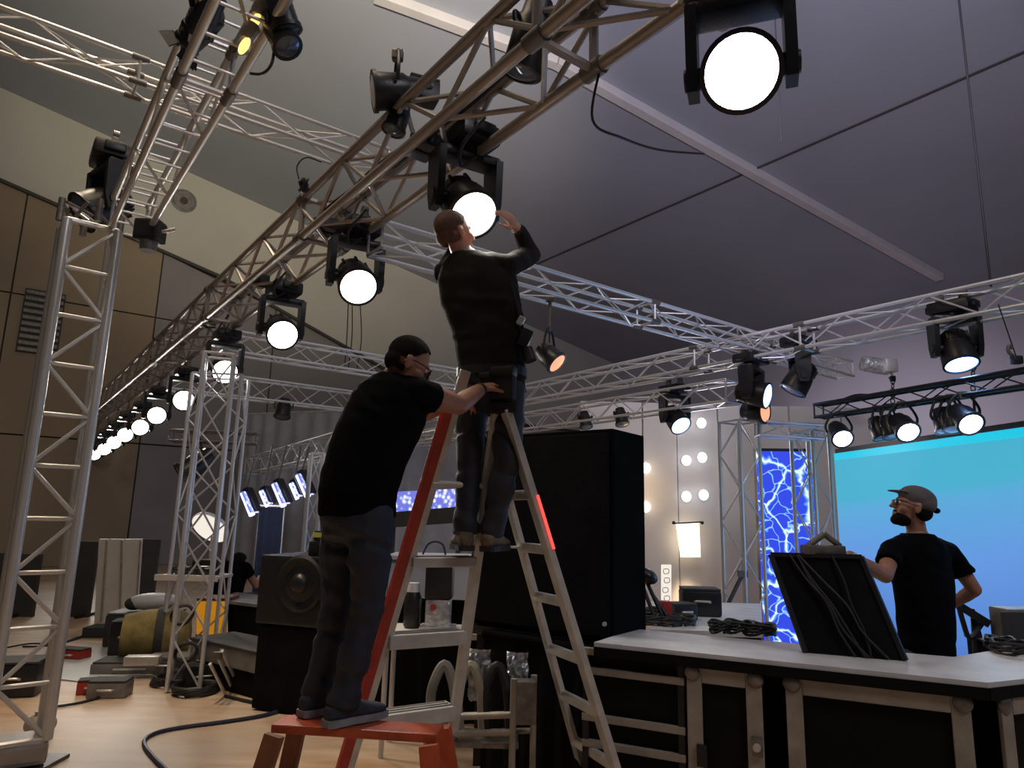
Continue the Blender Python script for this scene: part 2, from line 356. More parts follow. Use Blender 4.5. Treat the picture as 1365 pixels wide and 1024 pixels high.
tr2 = MB().bar(W(us, -4, roof_z(us) - .02), W(us, VB, roof_z(us) - .02), .045, .03, Z)
structure('trim_2', tr2, M['seam'])
# rafters
for px0, px1 in (((500, -12), (742, 78)), ((742, 78), (1252, 366))):
    a = on_roof(*px0); b_ = on_roof(*px1)
    a.z -= 0.09; b_.z -= 0.09
    structure('ceiling_beam', MB().bar(a, b_, 0.24, 0.2, Z, 0.02), M['beam'])
# gable wall of tan cloth panels, with a lighter band above
wb = tag(link('wall_back', None), kind='structure')
def band_z(u): # lower edge of the cream band
    pts = BZ
    for (u0, z0), (u1, z1) in zip(pts, pts[1:]):
        if u <= u1: return z0 + (z1 - z0) * (u - u0) / (u1 - u0)
    return pts[-1][1]
pb = W(0, VB, 0)
BZ = []
for q in ((-200, 155), (0, 243), (293, 371), (505, 490), (640, 560)):
    p = on_plane(q[0], q[1], pb, D1); BZ.append((p.dot(D2), p.z))
rows = [on_plane(0, 578, pb, D1).z, on_plane(0, 388, pb, D1).z]
cols = []
u_grey = on_plane(285, 400, pb, D1).dot(D2); u_low = on_plane(118, 650, pb, D1).dot(D2)
uu = on_plane(30, 300, pb, D1).dot(D2); u_ = uu
while u_ > -12: u_ -= 3.4
while u_ < UR: cols.append(u_); u_ += 3.4
cols.append(UR)
for a, b_ in zip(cols, cols[1:]):
    g = 0.02
    zz = [0, rows[0], rows[1]]
    for i, z0 in enumerate(zz):
        za = zz[i + 1] if i < 2 else None
        t0 = za - g if za else max(band_z(a), z0 + .05); t1 = za - g if za else max(band_z(b_), z0 + .05)
        if min(t0, t1) > band_z((a + b_) / 2) and i: pass
        t0 = min(t0, roof_z(a)); t1 = min(t1, roof_z(b_))
        if t0 - z0 < .1 and t1 - z0 < .1: continue
        part('panel', MB().box8([W(a + g, VB - .02, z0 + g), W(b_ - g, VB - .02, z0 + g), W(b_ - g, VB + .1, z0 + g), W(a + g, VB + .1, z0 + g),
             W(a + g, VB - .02, t0), W(b_ - g, VB - .02, t1), W(b_ - g, VB + .1, t1), W(a + g, VB + .1, t0)]), M['wall_grey'] if (a + b_) / 2 > u_grey or (i == 0 and (a + b_) / 2 > u_low) else M['wall_tan'], wb)
part('wall_lining', MB().box8([W(-14, VB + .12, 0), W(UR, VB + .12, 0), W(UR, VB + .3, 0), W(-14, VB + .3, 0), W(-14, VB + .12, 15), W(UR, VB + .12, 8.4), W(UR, VB + .3, 8.4), W(-14, VB + .3, 15)]), M['seam'], wb)
bd = MB(); uus = [-13.5] + [k for k, _ in BZ if k > -13] + [UR]
for a, b_ in zip(uus, uus[1:]):
    bd.box8([W(a, VB - .12, band_z(a)), W(b_, VB - .12, band_z(b_)), W(b_, VB - .03, band_z(b_)), W(a, VB - .03, band_z(a)),
             W(a, VB - .12, roof_z(a)), W(b_, VB - .12, roof_z(b_)), W(b_, VB - .03, roof_z(b_)), W(a, VB - .03, roof_z(a))])
structure('wall_band', bd, M['band'])
tr = MB()
for a, b_ in zip(uus, uus[1:]): tr.bar(W(a, VB - .16, band_z(a)), W(b_, VB - .16, band_z(b_)), 0.1, 0.08)
structure('trim_1', tr, M['seam'])
# right wall
structure('wall_right', MB().box8([W(UR, -6, 0), W(UR + .2, -6, 0), W(UR + .2, VB, 0), W(UR, VB, 0), W(UR, -6, 8.45), W(UR + .2, -6, 8.45), W(UR + .2, VB, 8.45), W(UR, VB, 8.45)]), M['wall_right'])
# rope-like seam across the roof and a drop wire
# ceiling speaker
p = on_plane(245, 268, W(0, VB - .13, 0), D1)
t = thing('ceiling_speaker', p, 'round flush speaker in the cream band high on the back wall', 'speaker')
part('rim', MB().lathe([(.34, 0), (.36, .02), (.30, .06), (.27, .03)], p, -D1, 28), M['grey_case'], t, True)
part('cone', MB().lathe([(.12, 0), (.10, .07), (.04, .08)], p, -D1, 20), M['seam'], t, True)
p = on_plane(55, 430, W(0, VB - .05, 0), D1)
t = thing('wall_grille', p, 'dark louvred vent grille high on the tan back wall', 'grille')
cu, cz = p.dot(D2), p.z
part('frame', MB().box8([W(cu - .45, VB - .1, cz - .85), W(cu + .45, VB - .1, cz - .85), W(cu + .45, VB - .03, cz - .85), W(cu - .45, VB - .03, cz - .85), W(cu - .45, VB - .1, cz + .85), W(cu + .45, VB - .1, cz + .85), W(cu + .45, VB - .03, cz + .85), W(cu - .45, VB - .03, cz + .85)]), M['charcoal'], t)
for k in range(10):
    z0 = cz - .78 + k * .17
    part('slat', MB().bar(W(cu - .42, VB - .13, z0), W(cu + .42, VB - .13, z0), .05, .09), M['cast'], t)

# ------------------------------------------------------------------ trusses
ORD = ['first', 'second', 'third', 'fourth', 'fifth', 'sixth', 'seventh', 'eighth', 'ninth', 'tenth', 'eleventh', 'twelfth', 'thirteenth', 'fourteenth']
def truss(name, p0, p1, w, h, label, cat, material, up=Z, rungs=False, pitch=0.5, cr_=0.024, br=0.010, group=None, ladder=False, plates=(), both=True, nb=6):
    p0 = Vector(p0); p1 = Vector(p1); ax = (p1 - p0); L = ax.length; ax.normalize()
    up = (up - ax * up.dot(ax)).normalized(); sd = ax.cross(up)
    t = thing(name, p0, label, cat, group)
    cs = [sd * (-w / 2), sd * (w / 2), sd * (w / 2) + up * h, sd * (-w / 2) + up * h]
    for c in cs: rod('chord', p0 + c, p1 + c, cr_, material, t, 10)
    k = max(2, round(L / pitch)); st = L / k
    for fi, (a, b_) in enumerate(((0, 1), (1, 2), (2, 3), (3, 0))):
        if ladder and fi in (0, 2):
            kk = k * 2
            for i in range(kk + 1): rod('brace', p0 + cs[a] + ax * (i * L / kk), p0 + cs[b_] + ax * (i * L / kk), br, material, t, nb)
            if fi == 0:
                for i in range(0, k, 2): rod('brace', p0 + cs[a] + ax * (i * st), p0 + cs[b_] + ax * ((i + 1) * st), br, material, t, nb)
            continue
        if not both and fi == 2: continue
        for i in range(k):
            A, B = (cs[a], cs[b_]) if (i + fi) % 2 == 0 else (cs[b_], cs[a])
            rod('brace', p0 + A + ax * (i * st), p0 + B + ax * ((i + 1) * st), br, material, t, nb)
            if rungs and i: rod('brace', p0 + A + ax * (i * st), p0 + B + ax * (i * st), br, material, t, nb)
        for i in (0, k): rod('brace', p0 + cs[a] + ax * (i * st), p0 + cs[b_] + ax * (i * st), br * 1.4, material, t, nb)
    for s_ in plates:      # section joints: square frames with coupler sleeves
        q = p0 + ax * s_
        for a, b_ in ((0, 1), (1, 2), (2, 3), (3, 0)): rod('joint_strut', q + cs[a], q + cs[b_], br * 1.5, material, t, nb)
        for c in cs: rod('coupler', q + c - ax * .06, q + c + ax * .06, cr_ * 1.35, M['cast'], t, 10)
    return t

# main truss, from above the photographer to the gable
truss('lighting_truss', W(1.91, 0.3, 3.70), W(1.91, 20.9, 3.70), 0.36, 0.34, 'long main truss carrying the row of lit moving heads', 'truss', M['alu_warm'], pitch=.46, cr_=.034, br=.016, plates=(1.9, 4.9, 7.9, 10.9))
# left truss from the near tower top back over the camera
truss('lighting_truss', W(0.55, 5.35, 3.45), W(0.55, 0.6, 3.45), 0.215, 0.24, 'short ladder-like truss running from the near left tower overhead', 'truss', M['alu'], pitch=.42, cr_=.02, br=.008, ladder=True, plates=(2.2,))
# upper cross truss
truss('lighting_truss', W(-2.6, 5.63, 4.72), W(2.6, 5.63, 4.72), 0.24, 0.2, 'high cross truss above the near left tower', 'truss', M['alu'], pitch=.40, cr_=.018, br=.008, plates=(2.1, 3.1))
# cross truss right of the climber
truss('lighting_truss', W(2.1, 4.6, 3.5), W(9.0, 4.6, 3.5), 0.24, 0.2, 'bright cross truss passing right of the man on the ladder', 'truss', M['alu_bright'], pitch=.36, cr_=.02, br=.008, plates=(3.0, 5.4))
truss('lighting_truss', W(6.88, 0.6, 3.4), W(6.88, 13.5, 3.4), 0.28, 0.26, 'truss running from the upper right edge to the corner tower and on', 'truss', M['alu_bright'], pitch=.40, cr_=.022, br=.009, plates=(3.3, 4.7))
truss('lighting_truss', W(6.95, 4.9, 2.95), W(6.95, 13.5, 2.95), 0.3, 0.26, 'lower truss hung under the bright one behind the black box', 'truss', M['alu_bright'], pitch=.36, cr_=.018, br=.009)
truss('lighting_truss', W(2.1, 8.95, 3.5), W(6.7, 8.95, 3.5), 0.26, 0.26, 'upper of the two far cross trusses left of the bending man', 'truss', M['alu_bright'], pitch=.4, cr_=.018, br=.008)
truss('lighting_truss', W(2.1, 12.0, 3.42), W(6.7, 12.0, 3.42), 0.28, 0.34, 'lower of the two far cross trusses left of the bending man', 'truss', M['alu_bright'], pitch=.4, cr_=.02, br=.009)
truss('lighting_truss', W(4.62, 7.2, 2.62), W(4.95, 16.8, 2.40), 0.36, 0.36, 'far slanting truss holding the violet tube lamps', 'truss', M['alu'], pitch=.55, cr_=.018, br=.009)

def tower(name, left_px, right_px, D, ztop, label, mat_, turn=0.0, pitch=.42, cr_=.022, br=.009, zb=0.0, group=None, depth=None):
    """box tower whose front face spans two pixels at distance D"""
    a = floor_at(left_px, D, zb); b_ = floor_at(right_px, D, zb); w_ = (b_ - a).length
    away = Vector((-(b_ - a).y, (b_ - a).x, 0)).normalized()
    away = Matrix.Rotation(turn, 3, 'Z') @ away
    c = (a + b_) / 2
    t = truss(name, c, c + Z * (ztop - zb), w_, depth or w_, label, 'truss tower', mat_, up=away, pitch=pitch, cr_=cr_, br=br, group=group, both=True)
    return t, c
# near left tower (front chords cross x = 10..55 at the bottom and 90..150 at the top)
A = W(.21, 5.32, 0); B_ = W(.46, 5.15, 0)
c = (A + B_) / 2; away = Vector((-(B_ - A).y, (B_ - A).x, 0)).normalized(); away = Matrix.Rotation(math.radians(7), 3, 'Z') @ Vector((c.x, c.y, 0)).normalized()
tw = truss('truss_tower', c + Z * .17, c + Z * 3.42, .30, .24, 'tall near left truss tower of thick silver tubes', 'truss tower', M['alu'], up=away, rungs=True, both=False, pitch=.34, cr_=.032, br=.014)
bx = c + away * .14
part('base_plate', MB().box(bx + Z * .012, (.46, .42, .024), None, .004), M['cast'], tw)
part('base_sleeve', MB().box(bx + Z * .1, (.36, .32, .13), Matrix.Rotation(math.radians(33), 3, 'Z'), .03), M['alu_warm'], tw)
# corner block that joins tower and short truss
t = thing('corner_block', bx + Z * 3.45, 'dark corner block of struts on top of the near left tower', 'truss block')
for sx in (-1, 1):
    for sy in (-1, 1): part('post', MB().cyl(bx + Vector((sx * .13, sy * .13, 3.44)), bx + Vector((sx * .13, sy * .13, 3.60)), .022), M['cast'], t, True)
for k in range(7):
    a = bx + Vector((random.uniform(-.15, .15), random.uniform(-.15, .15), 3.46 + .02 * k)); b_ = bx + Vector((random.uniform(-.15, .15), random.uniform(-.15, .15), 3.58))
    rod('strut', a, b_, .011, M['alu'] if k % 2 else M['cast'], t)
hoist = W(.66, 5.1, 3.42)
t = thing('hoist_motor', hoist, 'dark box motor at the end of the short left truss', 'hoist')
part('body', MB().box(hoist, (.17, .14, .15), None, .02), M['black_metal'], t)
part('drum', MB().cyl(hoist - Z * .14, hoist - Z * .07, .05, .06, 16), M['cast'], t, True)
part('hook', MB().cyl(hoist + Vector((.08, 0, 0)), hoist + Vector((.17, 0, .02)), .012), M['alu'], t)
# middle pair of towers
tower('truss_tower', 250, 288, 6.35, 3.0, 'middle truss tower standing on a heap of gear', M['alu_bright'], turn=.35, pitch=.45, cr_=.02, zb=0.02, depth=.25)
tower('truss_tower', 236, 302, 7.35, 3.0, 'wider truss tower just behind the middle one', M['alu_bright'], turn=.1, pitch=.5, cr_=.02, depth=.3)
# right pair, by the screens
t1, c1 = tower('truss_tower', 985, 1022, 8.0, 2.72, 'truss tower left of the blue filament screen', M['alu'], turn=.5, pitch=.40, cr_=.022, br=.008)
t2, c2 = tower('truss_tower', 1083, 1117, 8.0, 2.62, 'truss tower between the filament screen and the wide blue screen', M['alu'], turn=.5, pitch=.45, cr_=.022, br=.008)
truss('cross_bar_truss', c1 + Z * 2.55 + Vector((.1, 0, 0)), c2 + Z * 2.52, .2, .16, 'short cross bar truss between the two right towers', 'truss', M['alu_bright'], pitch=.3, cr_=.016, br=.007)
rod_t = thing('tower_brace', at(962, 838, 7.8), 'black slanting prop leaning on the tower by the filament screen', 'prop')
part('pole', MB().cyl(at(955, 838, 7.8), at(990, 765, 7.95), .022), M['black_metal'], rod_t, True)
part('clamp', MB().box(at(990, 765, 7.95), (.09, .09, .07)), M['cast'], rod_t)
part('foot', MB().box(at(955, 838, 7.8), (.1, .1, .05)), M['cast'], rod_t)
# far small tower near the tubes
tower('truss_tower', 409, 425, 9.0, 2.3, 'small pale truss tower right of the violet tube lamps', M['alu_bright'], turn=.4, pitch=.45, cr_=.022, br=.009)

# ------------------------------------------------------------------ moving heads
def head_meshes(mname, mt):
    """meshes for one moving head, origin on the pan axis under the base; head along +Y"""
    d = {}
    b = MB().box((0, 0, .075), (.36, .27, .12), None, .03)
    for s_ in (-1, 1):
        b.box((s_ * .19, 0, .08), (.05, .14, .07), None, .015)
    d['base'] = b.mesh('base', mt, smooth=True, autosmooth=35)
    d['panel'] = MB().box((0, -.136, .075), (.16, .012, .06), None, .004).mesh('display', M['glass_dark'])
    c = MB()
    for s_ in (-1, 1):
        c.box((s_ * .10, 0, .16), (.07, .05, .05), None, .008).cyl((s_ * .10, -.02, .21), (s_ * .10, .02, .21), .035, .035, 12)
    c.box((0, 0, .145), (.30, .06, .02)); d['clamp'] = c.mesh('clamp', M['cast'])
    y = MB().box((0, 0, -.035), (.40, .15, .06), None, .02).cyl((0, 0, -.02), (0, 0, .03), .09, .09, 20)
    for s_ in (-1, 1):
        prof = [(-.085, -.03), (.085, -.03), (.075, -.30), (.045, -.40), (-.045, -.40), (-.075, -.30)]
        y.prism([(s_ * .165, py_, pz_) for py_, pz_ in prof], .045, (s_, 0, 0))
        y.cyl((s_ * .20, 0, -.32), (s_ * .222, 0, -.32), .05, .045, 16)
    d['yoke'] = y.mesh('yoke', mt, smooth=True, autosmooth=30)
    h = MB().lathe([(.03, -.185), (.085, -.18), (.115, -.15), (.128, -.06), (.128, -.05), (.122, -.045), (.122, -.03), (.134, -.025), (.145, .05), (.150, .13), (.150, .165), (.135, .17)], (0, 0, 0), (0, 1, 0), 28)
    for k in range(8):
        a = 2 * PI * k / 8; h.box((math.cos(a) * .125, -.10, math.sin(a) * .125), (.02, .09, .02), Matrix.Rotation(-a, 3, 'Y'))
    for s_ in (-1, 1): h.cyl((s_ * .12, 0, 0), (s_ * .17, 0, 0), .045, .045, 14)
    d['head'] = h.mesh('head', mt, smooth=True, autosmooth=30)
    d['bezel'] = MB().lathe([(.134, .16), (.152, .16), (.154, .18), (.134, .185)], (0, 0, 0), (0, 1, 0), 32).mesh('bezel', M['black_metal'], smooth=True, autosmooth=40)
    return d
HM = head_meshes('moving_head', M['black_plastic'])
_lens = {}
def lens_mesh(mt):
    if mt.name not in _lens:
        _lens[mt.name] = MB().lathe([(.134, .15), (.134, .172), (.11, .182), (.06, .19), (.02, .193)], (0, 0, 0), (0, 1, 0), 32).mesh('lens', mt, smooth=True, autosmooth=60)
    return _lens[mt.name]
def moving_head(L, aim, ztop, lens, label, group=None, s=1.0, tdir=D1, spot=0, scol=(1, .95, .86), sang=70, far=False):
    aim = aim.normalized(); L = Vector(L)
    pivot = L - aim * .185 * s; org = pivot + Z * .32 * s
    t = thing('moving_head', org, label, 'stage light', group)
    hz = Vector((aim.x, aim.y, 0)); hz = hz.normalized() if hz.length > .02 else Vector((0, 1, 0))
    x = hz.cross(Z).normalized()
    def put(name, me, parent, R, off=Vector((0, 0, 0)), sc=s):
        o = link(name, me, parent); mm = (R * sc).to_4x4(); mm.translation = off; o.matrix_local = mm; return o
    tx = Vector((tdir.x, tdir.y, 0)).normalized(); Rb = Matrix((tx, Z.cross(tx), Z)).transposed()
    base = put('base', HM['base'], t, Rb)
    if not far: link('display', HM['panel'], base)
    put('clamp', HM['clamp'], t, Rb)
    gap = ztop - (org.z + .21 * s)
    if gap > .03: rod('clamp_post', org + Z * .15 * s, Vector((org.x, org.y, ztop)), .014, M['cast'], t)
    put('yoke', HM['yoke'], t, Matrix((x, hz, Z)).transposed())
    up_ = x.cross(aim)
    hd = put('head', HM['head'], t, Matrix((x, aim, up_)).transposed(), pivot - org)
    link('lens', lens_mesh(lens), hd); link('bezel', HM['bezel'], hd)
    if spot:
        lamp('SPOT', L + aim * .06 * s, spot, scol, aim, .1 * s, sang, .5)
    return t
# the row on the main truss: lens positions along u = 2.03
def row_v(px):
    lo, hi = 0.3, 21.0
    for _ in range(60):
        mid = (lo + hi) / 2; q = W(2.03, mid, 3.2) - CAM; x_ = 682.5 + FPX * q.dot(RT) / q.dot(FW)
        if x_ > px: lo = mid
        else: hi = mid
    return (lo + hi) / 2
lens_px = [(988, 96), (632, 287), (478, 383), (377, 447), (300, 496), (245, 534), (209, 554), (187, 570), (167, 580), (152, 590), (139, 599), (126, 606)]
for i, (lx, ly) in enumerate(lens_px):
    v = row_v(lx); hor = W(2.03, v, 0).length
    D = W(2.03, v, 0).y
    L = at(lx, ly, D)
    if i == 0: aim = CAM - L
    elif i == 1: aim = Vector((.36, -.62, -.70))
    else:
        tgt = Vector((1.1, 0.4, -0.7)) if i < 5 else Vector((.6, 0, .2))
        aim = tgt - L
    lab = ('fully lit moving head facing the camera at the top of the picture' if i == 0 else
           'lit moving head that the man on the ladder is adjusting' if i == 1 else
           f'lit moving head on the main truss, {ORD[i - 2]} beyond the one being adjusted')
    moving_head(L, aim, 3.70, M['lens_near'] if i == 0 else M['lens_on'], lab, 'lit moving heads on the main truss', 1.0 if i else .98,
                spot=(28 if i == 0 else 60 if i == 1 else 70 if i < 6 else 50), scol=(1, .93, .98) if i == 0 else (1, .95, .86), sang=80, far=i > 4)

# ------------------------------------------------------------------ people
def remesh(mb, voxel, smooth_it=6, fold=None, name='body'):
    """union of overlapping closed shapes as one continuous skin"""
    me = bpy.data.meshes.new('tmp'); me.from_pydata(mb.v, [], mb.f)
    bm = bmesh.new(); bm.from_mesh(me); bmesh.ops.recalc_face_normals(bm, faces=list(bm.faces)); bm.to_mesh(me); bm.free()
    o = bpy.data.objects.new('tmp', me); COL.objects.link(o)
    r = o.modifiers.new('r', 'REMESH'); r.mode = 'VOXEL'; r.voxel_size = voxel
    s_ = o.modifiers.new('s', 'SMOOTH'); s_.factor = .5; s_.iterations = smooth_it
    dg = bpy.context.evaluated_depsgraph_get(); ev = o.evaluated_get(dg)
    out = bpy.data.meshes.new_from_object(ev)
    bpy.data.objects.remove(o); bpy.data.meshes.remove(me)
    if fold:
        nrm = [v.normal.copy() for v in out.vertices]
        for v, n_ in zip(out.vertices, nrm): v.co += n_ * fold(v.co, n_)
    res = MB(); res.v = [v.co.copy() for v in out.vertices]; res.f = [list(p_.vertices) for p_ in out.polygons]
    bpy.data.meshes.remove(out)
    return res
def folds(amp, freq, axis, seed=0):
    axis = Vector(axis).normalized()
    def f(co, n_):
        q = co + Vector((seed, seed * 2, 0)); s_ = q.dot(axis)
        side = q - axis * s_
        k = mnoise.noise(side * 5 + axis * (s_ * freq * .35))
        return amp * (math.sin(s_ * freq + 4 * k + 2 * mnoise.noise(q * 7)) * (.35 + .9 * max(0, mnoise.noise(q * 4 + Vector((9, 2, 5))) + .25)))
    return f
def frame(fwd, tilt_up=None):
    y = fwd.normalized(); x = y.cross(Z).normalized(); z = x.cross(y)
    return Matrix((x, y, z)).transposed()   # x = person's right, y = forward, z = up
def head_mb(mb, c, R, s=1.0, beard=False):
    P = lambda x, y, z: c + R @ (Vector((x, y, z)) * s)
    def E(x, y, z, a, b_, d, R2=None): mb.ell(P(x, y, z), (a * s, b_ * s, d * s), R @ R2 if R2 else R, 16, 11)
    E(0, -.012, .045, .077, .097, .085); E(0, .030, .005, .066, .066, .085); E(0, .030, -.055, .055, .058, .062)
    E(0, .066, -.098, .028, .026, .022); E(0, .080, .028, .052, .018, .012)
    for s_ in (-1, 1):
        E(s_ * .045, .055, -.025, .024, .030, .030)
        E(s_ * .079, -.008, -.005, .009, .021, .034, Matrix.Rotation(s_ * .25, 3, 'Z')); E(s_ * .083, -.016, .006, .007, .015, .022)
        E(s_ * .011, .104, -.028, .008, .010, .007)
    mb.limb([P(0, .090, .022), P(0, .106, -.004), P(0, .116, -.024)], [.009 * s, .010 * s, .013 * s])
    E(0, .090, -.058, .023, .011, .007); E(0, .087, -.070, .020, .011, .008); E(0, .084, -.064, .027, .012, .016)
def eyes(root, c, R, s=1.0):
    for s_ in (-1, 1):
        e = part('eye', MB().ell(c + R @ (Vector((s_ * .031, .081, .006)) * s), (.012 * s,) * 3, R, 12, 8), M['eye'], root, True)
        part('iris', MB().ell(c + R @ (Vector((s_ * .031, .0905, .006)) * s), (.006 * s, .003 * s, .006 * s), R, 10, 6), M['hair'], e, True)
def hand_mb(mb, wrist, d, back, thumb, curl=.6, s=1.0):
    """palm and five fingers: d along the hand, back = normal of its back, thumb = side where the thumb leaves"""
    d = d.normalized(); back = (back - d * back.dot(d)).normalized(); side = d.cross(back)
    if side.dot(thumb) < 0: side = -side
    R = Matrix((side, d, back)).transposed()
    mb.ell(wrist + d * .05 * s, (.041 * s, .056 * s, .017 * s), R, 14, 9); mb.ell(wrist + d * .012 * s, (.028 * s, .035 * s, .021 * s), R, 12, 8)
    for k, (off, ln, r) in enumerate(((.030, .078, .0088), (.010, .088, .0092), (-.011, .081, .0088), (-.030, .062, .0080))):
        p_ = wrist + d * (.088 - .006 * abs(k - 1)) * s + side * off * s; pts = [p_ - d * .03 * s, p_]; dirv = d.copy(); rr = [r * s * 1.05, r * s * 1.05]
        for j, fr in enumerate((.45, .32, .23)):
            dirv = Matrix.Rotation(curl * (.8 + .15 * k) * (1 if j else .8), 3, side if side.cross(d).dot(back) < 0 else -side) @ dirv
            p_ = p_ + dirv * ln * fr * s; pts.append(p_); rr.append(r * s * (1 - .1 * j))
        mb.limb(pts, rr)
    p_ = wrist + d * .02 * s + side * .030 * s; d2_ = (d * .7 + side * .7 - back * .25).normalized(); d3_ = (d * .95 + side * .1 - back * .5).normalized()
    mb.limb([wrist + d * .012 * s + side * .012 * s, p_ + d2_ * .026 * s, p_ + d2_ * .045 * s + d3_ * .018 * s, p_ + d2_ * .048 * s + d3_ * .044 * s], [.014 * s, .012 * s, .0105 * s, .0088 * s])
def lerp(a, b_, t): return a + (b_ - a) * t
def limb4(mb, a, b_, c, ra, rb, rc, bulge=1.06):
    mb.limb([a, lerp(a, b_, .4), b_, lerp(b_, c, .35), c], [ra, lerp_(ra, rb, .4) * bulge, rb, lerp_(rb, rc, .3) * bulge, rc])
def lerp_(a, b_, t): return a + (b_ - a) * t
def shoe_mb(ank, fwd, ground, s=1.0, high=.09, wd=.046):
    f_ = Vector((fwd.x, fwd.y, 0)).normalized(); sd = f_.cross(Z)
    b = MB(); g = Vector((ank.x, ank.y, ground)); ln = .285 * s
    heel = g - f_ * .075 * s
    rings = []
    for t, wdk, hh in ((0, .55, .055), (.06, .80, .075), (.2, .92, high), (.38, .92, high * .92), (.52, .98, .070), (.72, 1.08, .052), (.88, .95, .042), (.97, .65, .032), (1.0, .35, .022)):
        c_ = heel + f_ * ln * t + Z * (hh / 2 + .018)
        rings.append((c_, sd * wd * wdk * s, Z * hh / 2))
    b.loft(rings, 18, 2.4)
    so = MB(); rs = []
    for t, wdk in ((-.01, .62), (.06, .88), (.25, .92), (.42, .86), (.6, 1.02), (.78, 1.12), (.92, .92), (1.02, .5)):
        rs.append((heel + f_ * ln * t, wdk))
    top = [p_ + sd * wd * w_ * s for p_, w_ in rs] + [p_ - sd * wd * w_ * s for p_, w_ in reversed(rs)]
    so.prism(top, .028 * s, Z)
    return b, so
def person(label, hip, rings, lat_f, head_c, head_R, neck, arms, legs, skin, shirt_m, jeans_m, shoes, name='person', hs=1.0, voxel=.007, group=None, sleeves=(.45, .45), ground=0.0, hem=None, shoe_m='shoe', hands=None, long_sleeve=False, eyes_on=True, fit=1.0, jr=(.088, .066, .056), sit=False):
    lat, fwd = lat_f
    t = thing(name, Vector((hip.x, hip.y, ground)), label, 'person', group)
    # one continuous body
    b = MB()
    ring_v = [(c_, lat * a * .88, fwd_n * d_ * .86) for (c_, a, d_, fwd_n) in rings]
    b.loft(ring_v, 20)
    b.limb([rings[-1][0] - Z * .02, neck[0], neck[1], head_c], [.062, .056, .056, .05])
    head_mb(b, head_c, head_R, hs)
    for (sh, el, wr, hd, bk, th, cu) in arms:
        limb4(b, sh, el, wr, .050 * fit ** .3, .041 * fit ** .35, .029 * fit ** .3, 1.1); b.limb([sh, lerp(sh, rings[-2][0], .4)], [.052, .06])
        hand_mb(b, wr, hd, bk, th, cu)
    for (hp, kn, an, fd) in legs:
        limb4(b, hp, kn, an, .078, .056, .040); b.limb([an, an + Vector((fd.x, fd.y, 0)).normalized() * .12 - Z * .045], [.036, .028])
    part('body', remesh(b, voxel, 4), skin, t, True, autosmooth=None)
    if eyes_on: eyes(t, head_c, head_R, hs)
    # shirt
    s_ = MB(); ex = .014 * fit
    rv = [(c_, lat * (a + ex), fwd_n * (d_ + ex)) for (c_, a, d_, fwd_n) in rings]
    s_.loft(rv, 24, 2.2)
    for (sh, el, wr, hd, bk, th, cu), sl in zip(arms, sleeves):
        s_.limb([lerp(sh, rings[-2][0], .45), sh], [.075, .066])
        if long_sleeve: s_.limb([sh, lerp(sh, el, .5), el, lerp(el, wr, .4), lerp(el, wr, .86)], [.066, .062, .054, .052, .042])
        else:
            e_ = lerp(sh, el, sl); s_.limb([sh, lerp(sh, e_, .6)], [.066, .066]); d_ = (e_ - sh).normalized(); s_.cyl(sh, e_, .064, .070, 20)
    ax = (rings[-1][0] - rings[0][0]).normalized()
    part('shirt', remesh(s_, .010, 3, folds(.0045, 34, ax + Vector((.4, .2, 0)), hip.x)), shirt_m, t, True, autosmooth=None)
    # trousers
    j = MB(); c0, a0, d0, f0 = rings[0]; c1, a1, d1_, f1 = rings[1]
    dn = (c0 - c1).normalized() * .05
    j.loft([(lerp(c0, c1, .55), lat * (a0 + .004), f0 * (d0 + .004)), (c0, lat * (a0 + .012), f0 * (d0 + .014)), (c0 + dn * 1.5, lat * (a0 + .004), f0 * (d0 + .008)), (c0 + dn * 2.4, lat * a0 * .75, f0 * d0 * .7)], 24)
    for (hp, kn, an, fd) in legs:
        j.limb([hp + (c0 - hp) * .25, hp, lerp(hp, kn, .45), kn, lerp(kn, an, .35), lerp(kn, an, .8)], [jr[0] * 1.05, jr[0] * 1.05, jr[0], jr[1], jr[1] * .98, jr[2]])
        j.cyl(lerp(kn, an, .8), lerp(kn, an, 1.02), jr[2], jr[2] * 1.08, 16)
    part('jeans', remesh(j, .010, 3, folds(.008, 34, Vector((.25, .1, 1)), hip.x + 3)), jeans_m, t, True, autosmooth=None)
    for (hp, kn, an, fd) in legs:
        up_, so = shoe_mb(an, fd, shoes, high=.10 if shoe_m == 'shoe' else .13)
        sh_ = part('shoe', remesh(up_, .006, 3), M[shoe_m], t, True, autosmooth=None)
        part('sole', so, M['sole'] if shoe_m == 'shoe' else M['leather'], sh_)
    return t
def hair_shell(root, c, R, s, low_back=-.05, front=.062, mtl='hair', grow=.008, name='hair'):
    """cap of hair over the skull: cranium ellipsoid, cut away over the face"""
    b = MB(); b.ell(Vector((0, -.012, .047)), (.077 + grow, .097 + grow, .087 + grow), None, 36, 24)
    b.ell(Vector((0, -.035, -.005)), (.070 + grow * .6, .070 + grow, .060), None, 30, 18)
    keep = []
    r_ = remesh(b, .005, 2)
    def inside(p_): # keeps hair behind the hairline
        line = .005 if p_.y > -.01 else low_back + (.055 if abs(p_.x) > .068 and p_.y > -.05 else 0)
        zlim = .075 - (front - p_.y) * .9 if p_.y > 0 else line
        if p_.y > 0: zlim = max(.01, min(.095, .02 + (p_.y / front) * .075))
        return p_.z > zlim
    ok_ = [inside(p_) for p_ in r_.v]; fs = [f_ for f_ in r_.f if all(ok_[i] for i in f_)]
    used = sorted({i for f_ in fs for i in f_}); mp_ = {i: k for k, i in enumerate(used)}
    out = MB(); out.v = [c + R @ (r_.v[i] * s) for i in used]; out.f = [[mp_[i] for i in f_] for f_ in fs]
    return part(name, out, M[mtl], root, True, autosmooth=None)
